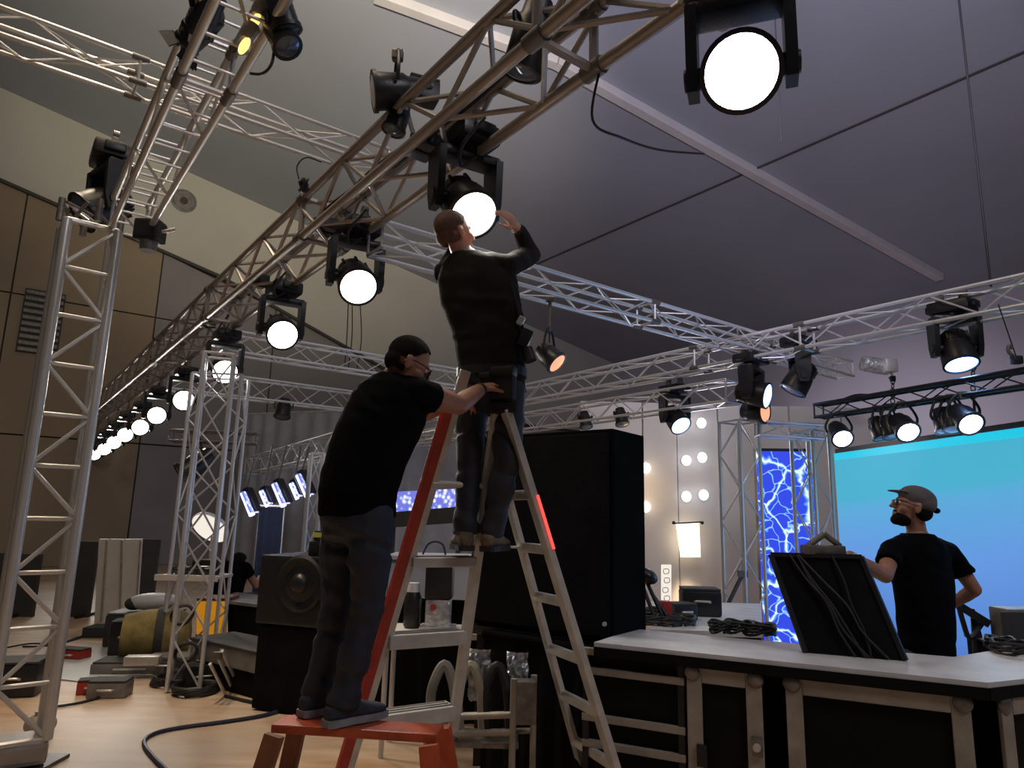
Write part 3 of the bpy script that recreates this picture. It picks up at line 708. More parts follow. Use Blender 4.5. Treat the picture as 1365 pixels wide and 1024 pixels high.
def tilt(R, pitch=0, roll=0, yaw=0):
    return R @ Matrix.Rotation(yaw, 3, 'Z') @ Matrix.Rotation(pitch, 3, 'X') @ Matrix.Rotation(roll, 3, 'Y')

# --- man bending towards the ladder, on the orange trestle
ZT = at(450, 969, 3.05).z
D = 3.1
fw = Vector((.65, .76, 0)).normalized(); lat = fw.cross(Z)
def ringf(px, py, d_, a, b_, f_=None): return (at(px, py, d_), a, b_, f_ or fw)
lean = Vector((.65 * .9, .76 * .9, -.25)).normalized()
rings = [ringf(476, 690, D, .165, .125), ringf(476, 655, D, .170, .135), ringf(487, 618, D, .176, .145), ringf(502, 578, D, .190, .145, lean), ringf(516, 545, D, .195, .132, lean), ringf(521, 522, D, .165, .110, lean), ringf(524, 508, D, .085, .075, lean)]
Sh = at(522, 530, D); rs = Sh + lat * .175 + Z * .005; ls = Sh - lat * .18
rel = at(611, 540, 3.16); rwr = at(641, 519, 3.36)
lel = at(548, 556, 3.42); lwr = at(596, 540, 3.52)
hc = at(543, 487, 3.06); hR = tilt(frame(Vector((.93, .36, 0))), pitch=-.42)
legs = [(at(494, 690, 3.03), at(490, 812, 3.06), at(457, 936, 3.08), Vector((.72, .69, 0))), (at(457, 688, 3.17), at(452, 806, 3.2), at(422, 926, 3.22), Vector((.62, .78, 0)))]
p1 = person('man in black T-shirt and glasses bending towards the ladder, on an orange trestle', at(476, 690, D), rings, (lat, fw), hc, hR, (at(523, 505, D), at(532, 497, D)),
            [(rs, rel, rwr, at(655, 513, 3.42) - rwr, Z + Vector((-.2, -.6, 0)), Vector((0, -.4, 1)), .75), (ls, lel, lwr, at(640, 535, 3.55) - lwr, Z, Vector((0, -1, 0)), .6)],
            legs, M['skin'], M['black_cotton'], M['denim'], ZT + .002, ground=ZT, sleeves=(.40, .6), hs=1.0, jr=(.094, .072, .064), fit=1.5)
hair_shell(p1, hc, hR, 1.0, grow=.004)
g = MB(); Pg = lambda x, y, z: hc + hR @ Vector((x, y, z))
for s_ in (-1, 1):
    g.tube([Pg(s_ * x, .105 - abs(x - .03) * .15, z) for x, z in ((.010, .018), (.030, .022), (.055, .018), (.058, 0), (.050, -.016), (.030, -.020), (.012, -.014), (.010, .018))], .0028, 6, 4)
    g.tube([Pg(s_ * .058, .098, .014), Pg(s_ * .076, .06, .014), Pg(s_ * .082, -.005, .010), Pg(s_ * .080, -.03, -.01)], .0026, 6, 4)
g.tube([Pg(-.010, .107, .010), Pg(0, .112, .014), Pg(.010, .107, .010)], .0026, 6, 3)
gl = part('glasses', g, M['black_plastic'], p1, True, 'black framed glasses')
for s_ in (-1, 1):
    part('spectacle_lens', MB().ell(Pg(s_ * .033, .103, 0), (.022, .0015, .018), hR, 16, 8), M['glass_dark'], gl, True)
wt = part('wristwatch', MB().lathe([(.030, -.012), (.034, -.012), (.034, .012), (.030, .012)], lerp(rel, rwr, .95), rwr - rel, 20), M['leather'], p1, True)
bk = MB().prism([at(442, 690, 2.9), at(462, 686, 2.9), at(464, 722, 2.9), at(452, 728, 2.9), at(442, 720, 2.9)], .004, Vector((0, 1, 0)))

# --- man high on the ladder, arms raised to the fixture
D = 3.62
fw = Vector((.33, .94, 0)).normalized(); lat = fw.cross(Z)
TREAD_Z = on_z(600, 745, 1).z
rings = [ringf(655, 520, D, .170, .118), ringf(655, 484, D, .172, .120), ringf(650, 446, D, .185, .128), ringf(642, 408, D, .215, .132), ringf(635, 374, D, .215, .122), ringf(630, 352, D, .165, .10), ringf(625, 340, D, .085, .075)]
rs = at(676, 356, 3.55); ls = at(592, 366, 3.72)
rel = at(709, 340, 3.82); rwr = at(689, 304, 3.66)
lel = at(603, 345, 4.0); lwr = at(618, 316, 3.92)
hc = at(606, 314, 3.62); hR = tilt(frame(Vector((.80, .60, 0))), pitch=.30)
FZ = 1.40
legs = [(at(678, 520, 3.57), at(676, 612, 3.50), at(655, 712, 3.56), Vector((.3, .9, 0))), (at(630, 518, 3.68), at(627, 608, 3.62), at(620, 706, 3.58), Vector((-.25, .95, 0)))]
FZ = min(legs[0][2].z, legs[1][2].z) - .085
for i, (a, b_, c_, d_) in enumerate(legs): legs[i] = (a, b_, Vector((c_.x, c_.y, FZ + .085)), d_)
p2 = person('man in charcoal long-sleeved top standing on the ladder, reaching up to the lit fixture', at(655, 520, D), rings, (lat, fw), hc, hR, (at(622, 343, D), at(613, 332, D)),
            [(rs, rel, rwr, at(676, 286, 3.60) - rwr, Vector((.7, -.7, .2)), Vector((-.2, -.9, .4)), .5), (ls, lel, lwr, at(622, 292, 3.9) - lwr, Vector((-.4, -.8, 0)), Vector((.8, 0, 0)), .5)],
            legs, M['skin2'], M['black_knit'], M['denim2'], FZ, ground=FZ, long_sleeve=True, hs=1.06, jr=(.088, .070, .062), shoe_m='boot')
hair_shell(p2, hc, hR, 1.06, mtl='stubble', grow=.002)
part('wristband', MB().lathe([(.031, -.010), (.036, -.010), (.036, .010), (.031, .010)], lerp(rel, rwr, .93), rwr - rel, 20), M['leather'], p2, True)
bz = at(655, 498, D)
belt = MB().loft([(bz - Z * .024, lat * .192, fw * .140), (bz + Z * .024, lat * .192, fw * .140)], 28)
part('belt', belt, M['leather'], p2)
for px, sz in ((648, (.06, .05, .11)), (672, (.12, .07, .17))):
    c_ = at(px, 512, 3.44); pc = part('pouch', MB().box(c_, sz, frame(fw), .018), M['strap'], p2, True)
    part('flap', MB().box(c_ + Z * sz[2] * .36 - fw * .008, (sz[0] * 1.05, sz[1] * 1.1, sz[2] * .3), frame(fw), .012), M['leather'], pc, True)
# camera-like tool on a strap, hanging at his right hip
c_ = at(700, 452, 3.50)
t = thing('hand_tool', c_, 'small dark tool hanging on a strap at the climber\'s right side', 'tool')
part('body', MB().box(c_, (.06, .07, .10), Matrix.Rotation(.4, 3, 'Y'), .012), M['black_plastic'], t, True)
part('barrel', MB().cyl(c_ + Vector((.01, 0, -.05)), c_ + Vector((.03, -.01, -.12)), .03, .034, 16), M['leather'], t, True)
part('buckle', MB().box(at(694, 428, 3.5), (.035, .03, .05), Matrix.Rotation(.5, 3, 'Y'), .006), M['alu'], t)
part('strap', MB().tube([at(681, 377, 3.50), at(688, 403, 3.49), at(695, 430, 3.50), c_], .008, 6), M['strap'], t, True)

# --- man behind the flight cases, looking up at the left
D = 4.3
fw = Vector((-.5, .87, 0)).normalized(); lat = fw.cross(Z)
rings = [ringf(1236, 885, D, .160, .118), ringf(1235, 848, D, .165, .122), ringf(1233, 808, D, .176, .126), ringf(1230, 772, D, .200, .130), ringf(1227, 744, D, .205, .118), ringf(1225, 724, D, .165, .098), ringf(1223, 711, D, .085, .072)]
rs = at(1265, 737, 4.40); ls = at(1188, 734, 4.19)
lel = at(1180, 768, 4.02); lwr = at(1133, 741, 3.86)
rel = at(1299, 786, 4.36); rwr = at(1268, 806, 4.52)
hc = at(1216, 677, 4.28); hR = tilt(frame(Vector((-.97, .22, 0))), pitch=.30)
legs = [(at(1258, 885, 4.35), floor_at(1255, 4.3, .46), floor_at(1250, 4.38, .085), Vector((-.4, .9, 0))), (at(1214, 885, 4.25), floor_at(1207, 4.25, .46), floor_at(1203, 4.28, .085), Vector((-.5, .85, 0)))]
p3 = person('man in black T-shirt and grey cap standing behind the flight cases', at(1236, 885, D), rings, (lat, fw), hc, hR, (at(1222, 708, D), at(1220, 698, D)),
            [(rs, rel, rwr, at(1246, 818, 4.58) - rwr, Vector((0, -1, .2)), Vector((0, 0, 1)), .4), (ls, lel, lwr, at(1112, 733, 3.80) - lwr, Vector((.1, -.5, .8)), Vector((0, -.9, .3)), .6)],
            legs, M['skin'], M['black_cotton'], M['denim'], 0.0, sleeves=(.62, .55), hs=1.0)
b = MB(); Pc = lambda x, y, z: hc + hR @ Vector((x, y, z))
b.ell(Pc(0, -.015, .066), (.087, .108, .075), hR, 20, 12); b.ell(Pc(0, -.05, .045), (.085, .078, .065), hR, 18, 10)
b.loft([(Pc(0, .060, .078), hR @ Vector((.070, 0, 0)), hR @ Vector((0, 0, .012))), (Pc(0, .105, .072), hR @ Vector((.064, 0, 0)), hR @ Vector((0, 0, .008))), (Pc(0, .150, .062), hR @ Vector((.040, 0, 0)), hR @ Vector((0, 0, .005)))], 18)
cp = part('flat_cap', remesh(b, .006, 4), M['cap'], p3, True, 'grey cap', autosmooth=None)
part('cap_strap', MB().ell(Pc(0, -.13, .025), (.03, .022, .018), hR, 12, 8), M['hair'], cp, True)
b = MB()
b.ell(Pc(0, .040, -.080), (.059, .055, .048), hR, 20, 12); b.ell(Pc(0, .070, -.100), (.034, .032, .030), hR, 16, 10); b.ell(Pc(0, .088, -.048), (.026, .012, .007), hR, 14, 8)
part('beard', remesh(b, .005, 3), M['hair'], p3, True, autosmooth=None)
b = MB(); b.ell(Pc(0, -.055, -.012), (.074, .062, .055), hR, 20, 12)
part('hair', remesh(b, .005, 3), M['hair'], p3, True, autosmooth=None)
b = MB()
for s_ in (-1, 1): b.tube([Pc(s_ * .058, .098, .014), Pc(s_ * .080, .05, .016), Pc(s_ * .084, -.01, .012)], .004, 6, 3); b.box(Pc(s_ * .032, .104, .004), (.044, .006, .030), hR, .002)
part('dark_glasses', b, M['black_plastic'], p3, True)

# --- man sitting at the far desk
D = 8.8
fw = Vector((.25, .97, 0)).normalized(); lat = fw.cross(Z)
rings = [(floor_at(313, D, .46), .17, .13, fw), (floor_at(314, D, .58), .175, .13, fw), (floor_at(315, D, .74), .19, .13, fw), (floor_at(315, D, .84), .21, .12, fw), (floor_at(315, D, .90), .17, .10, fw), (floor_at(315, D, .935), .09, .07, fw)]
hc = at(318, 752, D); hR = tilt(frame(Vector((.5, .85, 0))), pitch=-.2)
base = floor_at(315, D, .86)
legs = [(rings[0][0] + lat * .1, rings[0][0] + lat * .14 + fw * .42, rings[0][0] + lat * .14 + fw * .40 - Z * .37, fw), (rings[0][0] - lat * .1, rings[0][0] - lat * .14 + fw * .42, rings[0][0] - lat * .14 + fw * .40 - Z * .37, fw)]
p4 = person('man in dark T-shirt sitting with his back turned at the far desk', floor_at(315, D), rings, (lat, fw), hc, hR, (floor_at(316, D, .95), lerp(floor_at(316, D, .95), hc, .4)),
            [(base + lat * .2, base + lat * .27 + fw * .14 - Z * .22, base + lat * .16 + fw * .38 - Z * .14, fw, Z, -lat, .4), (base - lat * .2, base - lat * .27 + fw * .14 - Z * .22, base - lat * .16 + fw * .38 - Z * .14, fw, Z, lat, .4)],
            legs, M['skin'], M['black_cotton'], M['denim'], 0.0, voxel=.010)
hair_shell(p4, hc, hR, 1.0)
st = rings[0][0]
t = thing('stool', floor_at(313, D), 'dark stool under the man at the far desk', 'stool')
part('seat', MB().cyl(st - Z * .17, st - Z * .125, .17, .17, 24), M['black_plastic'], t, True)
for k in range(4):
    a = PI / 4 + k * PI / 2; part('leg', MB().cyl(st + Vector((math.cos(a) * .12, math.sin(a) * .12, -.17)), Vector((st.x + math.cos(a) * .18, st.y + math.sin(a) * .18, 0)), .012), M['alu'], t)

# ------------------------------------------------------------------ stepladder
def on_line(a, b_, z): t_ = (z - a.z) / (b_.z - a.z); return a + (b_ - a) * t_
RA0, RA1 = on_z(440, 1108, 0), at(621, 494, 3.42)       # red rail, reaching above the apex
RB0, RB1 = on_z(590, 1072, 0), at(663, 548, 3.48)       # grey rail of the tread side
RC0, RC1 = on_z(787, 1066, 0), at(653, 575, 3.56)       # rear rails
RD0, RD1 = on_z(848, 1116, 0), at(674, 546, 3.42)
t = thing('stepladder', (RA0 + RB0 + RC0 + RD0) / 4, 'tall aluminium A-frame stepladder with one red side rail', 'stepladder')
lad = t
def rail(a, b_, wx, wy, mt, hint, name='rail', label=None):
    o = part(name, MB().bar(a, b_, wx, wy, hint, .004), mt, t, label=label); return o
hintF = (RB0 - RA0).normalized(); hintR = (RC0 - RD0).normalized()
ra = rail(RA0, RA1, .022, .055, M['ladder_alu'], hintF)
off = -hintF * .013 + Vector((-.02, -.02, 0))
part('red_cover', MB().bar(RA0 + off, on_line(RA0, RA1, 2.08) + off, .035, .052, hintF, .004), M['red_rail'], ra, label='red fibreglass face of the side rail')
rail(RB0, RB1, .030, .058, M['ladder_alu'], hintF)
rail(RC0, RC1, .030, .062, M['ladder_alu'], hintR)
rd = rail(RD0, RD1, .036, .075, M['ladder_alu'], hintR)
part('red_sticker', MB().bar(on_line(RD0, RD1, 1.40) + Vector((.020, -.014, 0)), on_line(RD0, RD1, 1.66) + Vector((.020, -.014, 0)), .012, .05, hintR), M['red_glow'], rd, label='glowing red strip')
def z_at(a, b_, py):   # height on a rail where it crosses an image row
    lo, hi = 0.0, b_.z
    for _ in range(50):
        mid = (lo + hi) / 2; q = on_line(a, b_, mid) - CAM; y_ = 512 - FPX * q.dot(UP) / q.dot(FW)
        if y_ > py: lo = mid
        else: hi = mid
    return lo
for py, dpt, th in ((745, .10, .05), (845, .12, .07), (945, .14, .075)):
    z_ = z_at(RB0, RB1, py + 4); a = on_line(RA0, RA1, z_); b_ = on_line(RB0, RB1, z_)
    d_ = (b_ - a); n_ = Vector((-d_.y, d_.x, 0)).normalized()
    c_ = (a + b_) / 2 + n_ * (dpt / 2 - .035)
    x = d_.normalized(); tr_ = part('tread', MB().box(c_, (d_.length - .02, dpt, th), Matrix((x, n_, x.cross(n_))).transposed(), .006), M['ladder_alu'], t)
    gr = MB()
    for k in range(3): gr.box(c_ + n_ * (k - 1) * dpt * .28 + Z * (th / 2 + .002), (d_.length - .06, .008, .006), Matrix((x, n_, x.cross(n_))).transposed())
    part('grip_ridge', gr, M['case_alu'], tr_)['kind'] = 'stuff'
z_ = z_at(RB0, RB1, 648); part('rung', MB().cyl(on_line(RA0, RA1, z_), on_line(RB0, RB1, z_), .016, .016, 12), M['ladder_alu'], t, True)
for py in (660, 733, 803, 880, 950, 1022):
    z_ = z_at(RD0, RD1, py); a = on_line(RC0, RC1, z_); b_ = on_line(RD0, RD1, z_)
    part('rung', MB().box((a + b_) / 2, ((b_ - a).length, .036, .050), Matrix(((b_ - a).normalized(), Z.cross((b_ - a).normalized()), Z)).transposed(), .012), M['ladder_alu'], t, True)
z_ = z_at(RD0, RD1, 733)
part('spreader', MB().bar(on_line(RB0, RB1, z_), on_line(RC0, RC1, z_), .012, .035, Vector((0, -1, 0)), .003), M['ladder_alu'], t)
part('top_cap', MB().prism([RB1 + Vector((-.06, -.05, -.02)), RB1 + Vector((-.05, .06, -.02)), RC1 + Vector((.03, .05, .10)) - Z * (RC1.z + .10 - RB1.z + .02), RD1 + Vector((.05, -.05, -.02))], .05, Z), M['black_plastic'], t)
for a in (RA0, RB0, RC0, RD0): part('foot', MB().box(a + Z * .02, (.06, .085, .04), None, .008), M['rubber'], t)

# orange trestle the bending man stands on
P0 = on_z(398, 963, ZT); P1 = on_z(452, 985, ZT); P2 = on_z(628, 1006, ZT); P3 = on_z(560, 975, ZT)
t = thing('trestle', ((P0 + P1 + P2 + P3) / 4) * 1.0 - Z * ZT, 'low orange step trestle under the bending man\'s shoes', 'trestle')
ax = (P3 - P0).normalized(); pr = Vector((-ax.y, ax.x, 0))
mid0 = (P0 + P1) / 2; L_ = 0.86
ax = Vector((.99, -.12, 0)).normalized(); pr = Vector((-ax.y, ax.x, 0))
s0 = floor_at(392, 3.09, ZT)
part('platform', MB().box(s0 + ax * .33 + pr * .06 - Z * .022, (.70, .15, .036), Matrix((ax, pr, Z)).transposed(), .008), M['orange_rail'], t)
for e_, mt in ((0.02, 'brown_rail'), (.66, 'orange_rail')):
    for sd_ in (-1, 1):
        a = s0 + ax * e_ + pr * (.06 + sd_ * .12) - Z * .03
        b_ = a + ax * (-.14 if e_ < .3 else .12) + pr * sd_ * .10; b_.z = 0
        part('leg', MB().bar(b_, a, .045, .075, ax, .005), M[mt], t)
    a = s0 + ax * e_ - Z * .30 + ax * (-.06 if e_ < .3 else .05)
    part('crossbar', MB().bar(a + pr * -.10, a + pr * .22, .03, .05, Z, .004), M['orange_rail'], t)

# ------------------------------------------------------------------ flight cases
CA = on_z(798, 856, .90); CB = on_z(1316, 909, .90); CA.z = CB.z = 0
cdir = (CB - CA).normalized(); cin = Vector((-cdir.y, cdir.x, 0))       # along the front, and into the cases
HT = .90
def front_u(px): # distance along the case front for an image column
    p_ = on_plane(px, 860, CA, cin); return (p_ - CA).dot(cdir)
Rc = Matrix((cdir, cin, Z)).transposed()
def F(u_, d_, z_): return CA + cdir * u_ + cin * d_ + Z * z_
C2 = Vector((cdir.x, cdir.y, 0)); ang = math.radians(48); sdir = Matrix.Rotation(ang, 3, 'Z') @ cdir; sin_ = Vector((-sdir.y, sdir.x, 0))
Wf = (CB - CA).length
top = MB(); q = CB + sdir * 1.1
poly = [F(-.02, -.02, HT), F(Wf, -.02, HT), Vector((q.x, q.y, HT)), Vector((q.x, q.y, HT)) + sin_ * .55, F(Wf - .05, .60, HT), F(.55, .56, HT), F(.05, .56, HT)]
top.prism(poly, -.022, Z)
wt_ = solo('worktop', top, M['worktop'], 'long white topped counter laid over the flight cases', 'worktop')
rim = MB()
for a, b_ in zip(poly[:2], poly[1:3]): rim.bar(a - Z * .047 , b_ - Z * .047, .012, .05, Z)
part('edge_strip', rim, M['black_panel'], wt_)['kind'] = 'stuff'
def flight_case(label, u0, u1, org, dx, dy, depth=.16, zt=.83, fr=.075, latch=True, handle=True):
    R_ = Matrix((dx, dy, Z)).transposed(); G = lambda u_, d_, z_: org + dx * u_ + dy * d_ + Z * z_
    t = thing('flight_case', G((u0 + u1) / 2, depth / 2, 0), label, 'flight case'); wd = u1 - u0
    part('body', MB().box(G((u0 + u1) / 2, depth / 2 + .012, (zt + .06) / 2), (wd - .02, depth - .02, zt - .06), R_, .004), M['black_panel'], t)
    for a, b_ in ((u0, u0 + fr), (u1 - fr, u1)):
        part('edge_profile', MB().box(G((a + b_) / 2, .006, (zt + .05) / 2), (fr, .02, zt - .05), R_, .005), M['case_edge'], t)
    for z_ in (zt - fr / 2, .05 + fr / 2):
        part('edge_profile', MB().box(G((u0 + u1) / 2, .004, z_), (wd - 2 * fr, .02, fr), R_, .005), M['case_edge'], t)
    for u_ in (u0 + .03, u1 - .03):
        for z_ in (zt - .03, .08):
            part('corner', MB().ell(G(u_, .0, z_), (.042, .022, .042), R_, 14, 9).box(G(u_, -.006, z_), (.075, .012, .025), R_, .005).box(G(u_, -.006, z_), (.025, .012, .075), R_, .005), M['case_alu'], t, True)
    for u_ in (u0 + .1, u1 - .1):
        part('caster', MB().cyl(G(u_ - .02, .1, .03), G(u_ + .02, .1, .03), .03, .03, 14), M['rubber'], t, True)
    return t, G, R_
uB0, uB1, uC0, uC1 = front_u(914), front_u(1013), front_u(1044), Wf - .07
t, G, R_ = flight_case('narrow flight case with a door latch, second along the counter front', uB0, uB1, CA, cdir, cin)
lt = part('latch', MB().box(G(uB1 - .03, -.012, .50), (.05, .02, .09), R_, .006), M['case_alu'], t)
part('latch_knob', MB().cyl(G(uB1 - .03, -.02, .50), G(uB1 - .03, -.04, .50), .018), M['ladder_alu'], lt, True)
part('hinge', MB().box(G(uB0 + .07, -.01, .42), (.05, .02, .10), R_, .004), M['black_metal'], t)
t, G, R_ = flight_case('wide flight case with plain black panel, at the counter corner', uC0, uC1, CA, cdir, cin)
t, G, R_ = flight_case('flight case turned round the corner at the right end of the counter', .07, 1.05, CB, sdir, sin_)
# open rack of rails, left end
uA0, uA1 = front_u(775), uB0 - .012
t = thing('rack_case', F((uA0 + uA1) / 2, .1, 0), 'black drawer rack with pale horizontal bars, left end of the counter', 'rack')
part('body', MB().box(F((uA0 + uA1) / 2, .11, .43), (uA1 - uA0, .14, .78), Rc, .004), M['black_panel'], t)
for py in (882, 909, 975, 1012):
    z_ = on_plane(905, py, CA, cin).z
    part('rail_bar', MB().box(F((uA0 + uA1) / 2, .02, z_), (uA1 - uA0, .03, .038), Rc, .006), M['case_edge'], t)
for u_ in (uA0 + .02, uA1 - .02): part('post', MB().box(F(u_, .03, .44), (.035, .04, .80), Rc, .005), M['black_metal'], t)

# big black box on the rack side
bl = floor_at(632, 4.75); br_ = floor_at(818, 4.12); bs = floor_at(857, 4.45)
zb_ = .86; zt_ = at(818, 571, 4.12).z
bdir = (br_ - bl).normalized(); bin_ = Vector((-bdir.y, bdir.x, 0)); Rb_ = Matrix((bdir, bin_, Z)).transposed()
bw = (br_ - bl).length; bdp = max(.42, (bs - br_).dot(bin_))
t = thing('speaker_cabinet', (bl + br_) / 2 + Z * zb_, 'large plain black cabinet standing behind the ladder', 'cabinet')
cc = (bl + br_) / 2 + bin_ * bdp / 2
part('body', MB().box(cc + Z * (zb_ + zt_) / 2, (bw, bdp, zt_ - zb_), Rb_, .012), M['matte_black'], t)
part('front_cloth', MB().box((bl + br_) / 2 - bin_ * .008 + Z * (zb_ + zt_) / 2, (bw - .05, .016, zt_ - zb_ - .05), Rb_, .005), M['black_drape'], t)
part('badge', MB().cyl(br_ - bdir * .05 - bin_ * .016 + Z * (zb_ + .10), br_ - bdir * .05 - bin_ * .028 + Z * (zb_ + .10), .014, .012, 12), M['alu_bright'], t, True)
t = thing('support_dolly', cc, 'low black dolly table carrying the large black cabinet', 'dolly')
part('deck', MB().box(cc + Z * (zb_ - .035), (bw, bdp, .06), Rb_, .006), M['black_metal'], t)
for a in (-1, 1):
    for b_ in (-1, 1):
        q = cc + bdir * a * (bw / 2 - .05) + bin_ * b_ * (bdp / 2 - .05); part('leg', MB().bar(Vector((q.x, q.y, 0)), Vector((q.x, q.y, zb_ - .065)), .05, .05), M['black_metal'], t)

# tilted black panel the right man holds
t0 = at(1027, 739, 3.80); t1_ = at(1148, 742, 3.70); b1_ = at(1206, 868, 3.58); b0_ = at(1072, 846, 3.74)
zc = HT + .004
b1_.z = zc; b0_.z = zc
nrm = (t1_ - t0).cross(b0_ - t0).normalized()
if nrm.y < 0: nrm = -nrm
t = thing('tilted_panel', (b0_ + b1_) / 2, 'black panel case stood tilted on the counter, held by the man in the cap', 'panel')
part('shell', MB().prism([t0, t1_, b1_, b0_], .07, nrm), M['black_panel'], t)
for a, b_ in ((t0, t1_), (t1_, b1_), (t0, b0_)):
    part('edge_profile', MB().bar(a - nrm * .004, b_ - nrm * .004, .022, .022), M['black_metal'], t)
for k in range(5):
    x0, x1 = random.uniform(.15, .85), random.uniform(.15, .85)
    pts = [lerp(lerp(t0, t1_, x0), lerp(b0_, b1_, x1), s_ / 4) - nrm * .014 + (t1_ - t0) * random.uniform(-.06, .06) for s_ in range(5)]
    part('panel_cable', MB().tube(pts, .006, 6), M['rubber'], t, True)
hb = lerp(t0, t1_, .60)
part('handle_clamp', MB().box(hb + Z * .03 + nrm * .03, (.22, .07, .05), None, .01).cyl(hb + Vector((-.08, .03, .04)), hb + Vector((.02, .03, .11)), .016).cyl(hb + Vector((.1, .03, .05)), hb + Vector((.02, .03, .11)), .016), M['cast'], t, True)
# ------------------------------------------------------------------ screens and set walls
def slab(pts, thick, inward): return MB().prism(pts, thick, inward)
# wide blue screen
sl = floor_at(1117, 9.0); sr = floor_at(1365, 6.3); sdv = (sr - sl).normalized(); sr2 = sl + sdv * 5.0; sn = Vector((-sdv.y, sdv.x, 0))
if sn.dot(sl) < 0: sn = -sn
zt0 = at(1117, 607, 9.0).z
t = thing('video_screen', (sl + sr2) / 2, 'wide glowing blue video screen behind the man in the cap', 'screen')
part('housing', slab([sl + Z * .04 + sn * .02, sr2 + Z * .04 + sn * .02, sr2 + Z * (zt0 + .08) + sn * .02, sl + Z * (zt0 + .08) + sn * .02], .12, sn), M['black_plastic'], t)
part('picture', slab([sl + Z * .08, sr2 + Z * .08, sr2 + Z * (zt0 - .07), sl + Z * (zt0 - .07)], .019, sn), M['screen'], t)
part('glowing_edge', slab([sl + Z * (zt0 - .07), sr2 + Z * (zt0 - .07), sr2 + Z * (zt0 + .02), sl + Z * (zt0 + .02)], .019, sn), M['cyan'], t, label='bright cyan light strip along the top')
lamp('AREA', (sl + sr2) / 2 - sn * .4 + Z * 1.4, 14, (.35, .6, 1.0), -sn, 1.8)
# filament screen
fl_ = floor_at(1012, 9.1); fr_ = floor_at(1086, 9.0); fn = Vector((0, 1, 0)); fz = at(1050, 602, 9.05).z
t = thing('filament_screen', (fl_ + fr_) / 2, 'tall narrow screen of blue and white filaments between two towers', 'screen')
part('housing', slab([fl_ + Z * .02 + fn * .02, fr_ + Z * .02 + fn * .02, fr_ + Z * (fz + .04) + fn * .02, fl_ + Z * (fz + .04) + fn * .02], .1, fn), M['black_plastic'], t)
part('picture', slab([fl_ + Z * .06, fr_ + Z * .06, fr_ + Z * fz, fl_ + Z * fz], .019, fn), M['filament'], t)
# pale set wall with round bulbs
wl = floor_at(772, 11.2); wr = floor_at(1200, 11.2); wn = Vector((0, 1, 0)); wz = 3.45
sw = thing('set_wall', (wl + wr) / 2, 'pale upright set wall behind the towers, dotted with round bulbs', 'set wall')
xs = [772, 858, 905, 962, 992, 1060, 1130, 1200]
for k, (a, b_) in enumerate(zip(xs, xs[1:])):
    a = floor_at(a, 11.2); b_ = floor_at(b_, 11.2); dd = .05 if k in (2, 4) else 0
    part('panel', MB().box8([a + Vector((.012, dd, 0)), b_ + Vector((-.012, dd, 0)), b_ + Vector((-.012, .1, 0)), a + Vector((.012, .1, 0)), a + Vector((.012, dd, wz)), b_ + Vector((-.012, dd, wz)), b_ + Vector((-.012, .1, wz)), a + Vector((.012, .1, wz))]), M['flat'], sw)
bpx = [(909, 566), (935, 564), (915, 614), (936, 610), (915, 662), (938, 660)]
for i, (x, y) in enumerate(bpx + [(861, 624), (861, 676)]):
    p = at(x, y, 11.13); warm = i > 5
    t = thing('wall_bulb', p, ('warm round bulb beside the black cabinet, ' + ('upper' if y < 650 else 'lower') + ' one') if warm else
              f"round white bulb on the set wall, {['left', 'right'][i % 2]} one of the {['top', 'middle', 'bottom'][i // 2]} pair", 'bulb', 'bulbs on the set wall')
    part('globe', MB().ell(p, (.075, .075, .085), None, 18, 12), M['bulb_warm'] if warm else M['bulb'], t, True)
    part('socket', MB().cyl(p + Vector((0, .03, 0)), p + Vector((0, .075, 0)), .05, .06, 16), M['white_plastic'], t, True)
lamp('POINT', at(935, 600, 9.4), 26, (1, .96, .95), None, .3)  # added point light in front of the bulbs, brightens the set wall
lamp('POINT', at(868, 650, 10.75), 5.0, (1, .66, .30), None, .15)
# sconce banner
a = at(902, 698, 11.0); b_ = at(932, 696, 11.0)
t = thing('wall_sconce', (a + b_) / 2, 'glowing warm cloth shade hanging on the set wall', 'wall lamp')
lo0, lo1 = at(908, 743, 10.98), at(934, 743, 10.98)
part('shade', MB().prism([a, b_, lo1, lo0], .05, Vector((0, 1, 0))), M['sconce'], t)
part('rod', MB().cyl(at(898, 698, 11.0), at(936, 696, 11.0), .012), M['black_metal'], t, True)
for px in (898, 936): part('end_cap', MB().ell(at(px, 697, 11.0), (.028,) * 3, None, 10, 7), M['black_metal'], t, True)
lamp('SPOT', at(920, 752, 10.9), 60, (1, .74, .40), Vector((.05, .25, -1)), .1, 70, .8)
# little lit notice
a = at(888, 780, 10.3)
t = thing('lit_notice', floor_at(888, 10.3), 'small upright lit notice board with orange sketch lines', 'sign')
part('stand', MB().cyl(floor_at(888, 10.32), at(888, 805, 10.32), .02), M['black_metal'], t, True)
part('board', MB().prism([at(882, 806, 10.3), at(895, 806, 10.3), at(895, 753, 10.3), at(882, 753, 10.3)], .04, Vector((0, 1, 0))), M['screen_white'], t)
for k, (x, y) in enumerate(((888, 762), (889, 774), (887, 787), (889, 798))):
    q = at(x, y, 10.29); r_ = .03
    part('sketch_line', MB().tube([q + Vector((-.04, -.004, .03)), q + Vector((.03, -.004, .035)), q + Vector((.035, -.004, -.02)), q + Vector((-.03, -.004, -.03)), q + Vector((-.04, -.004, .02))], .005, 4, 3), M['orange_rail'], t)

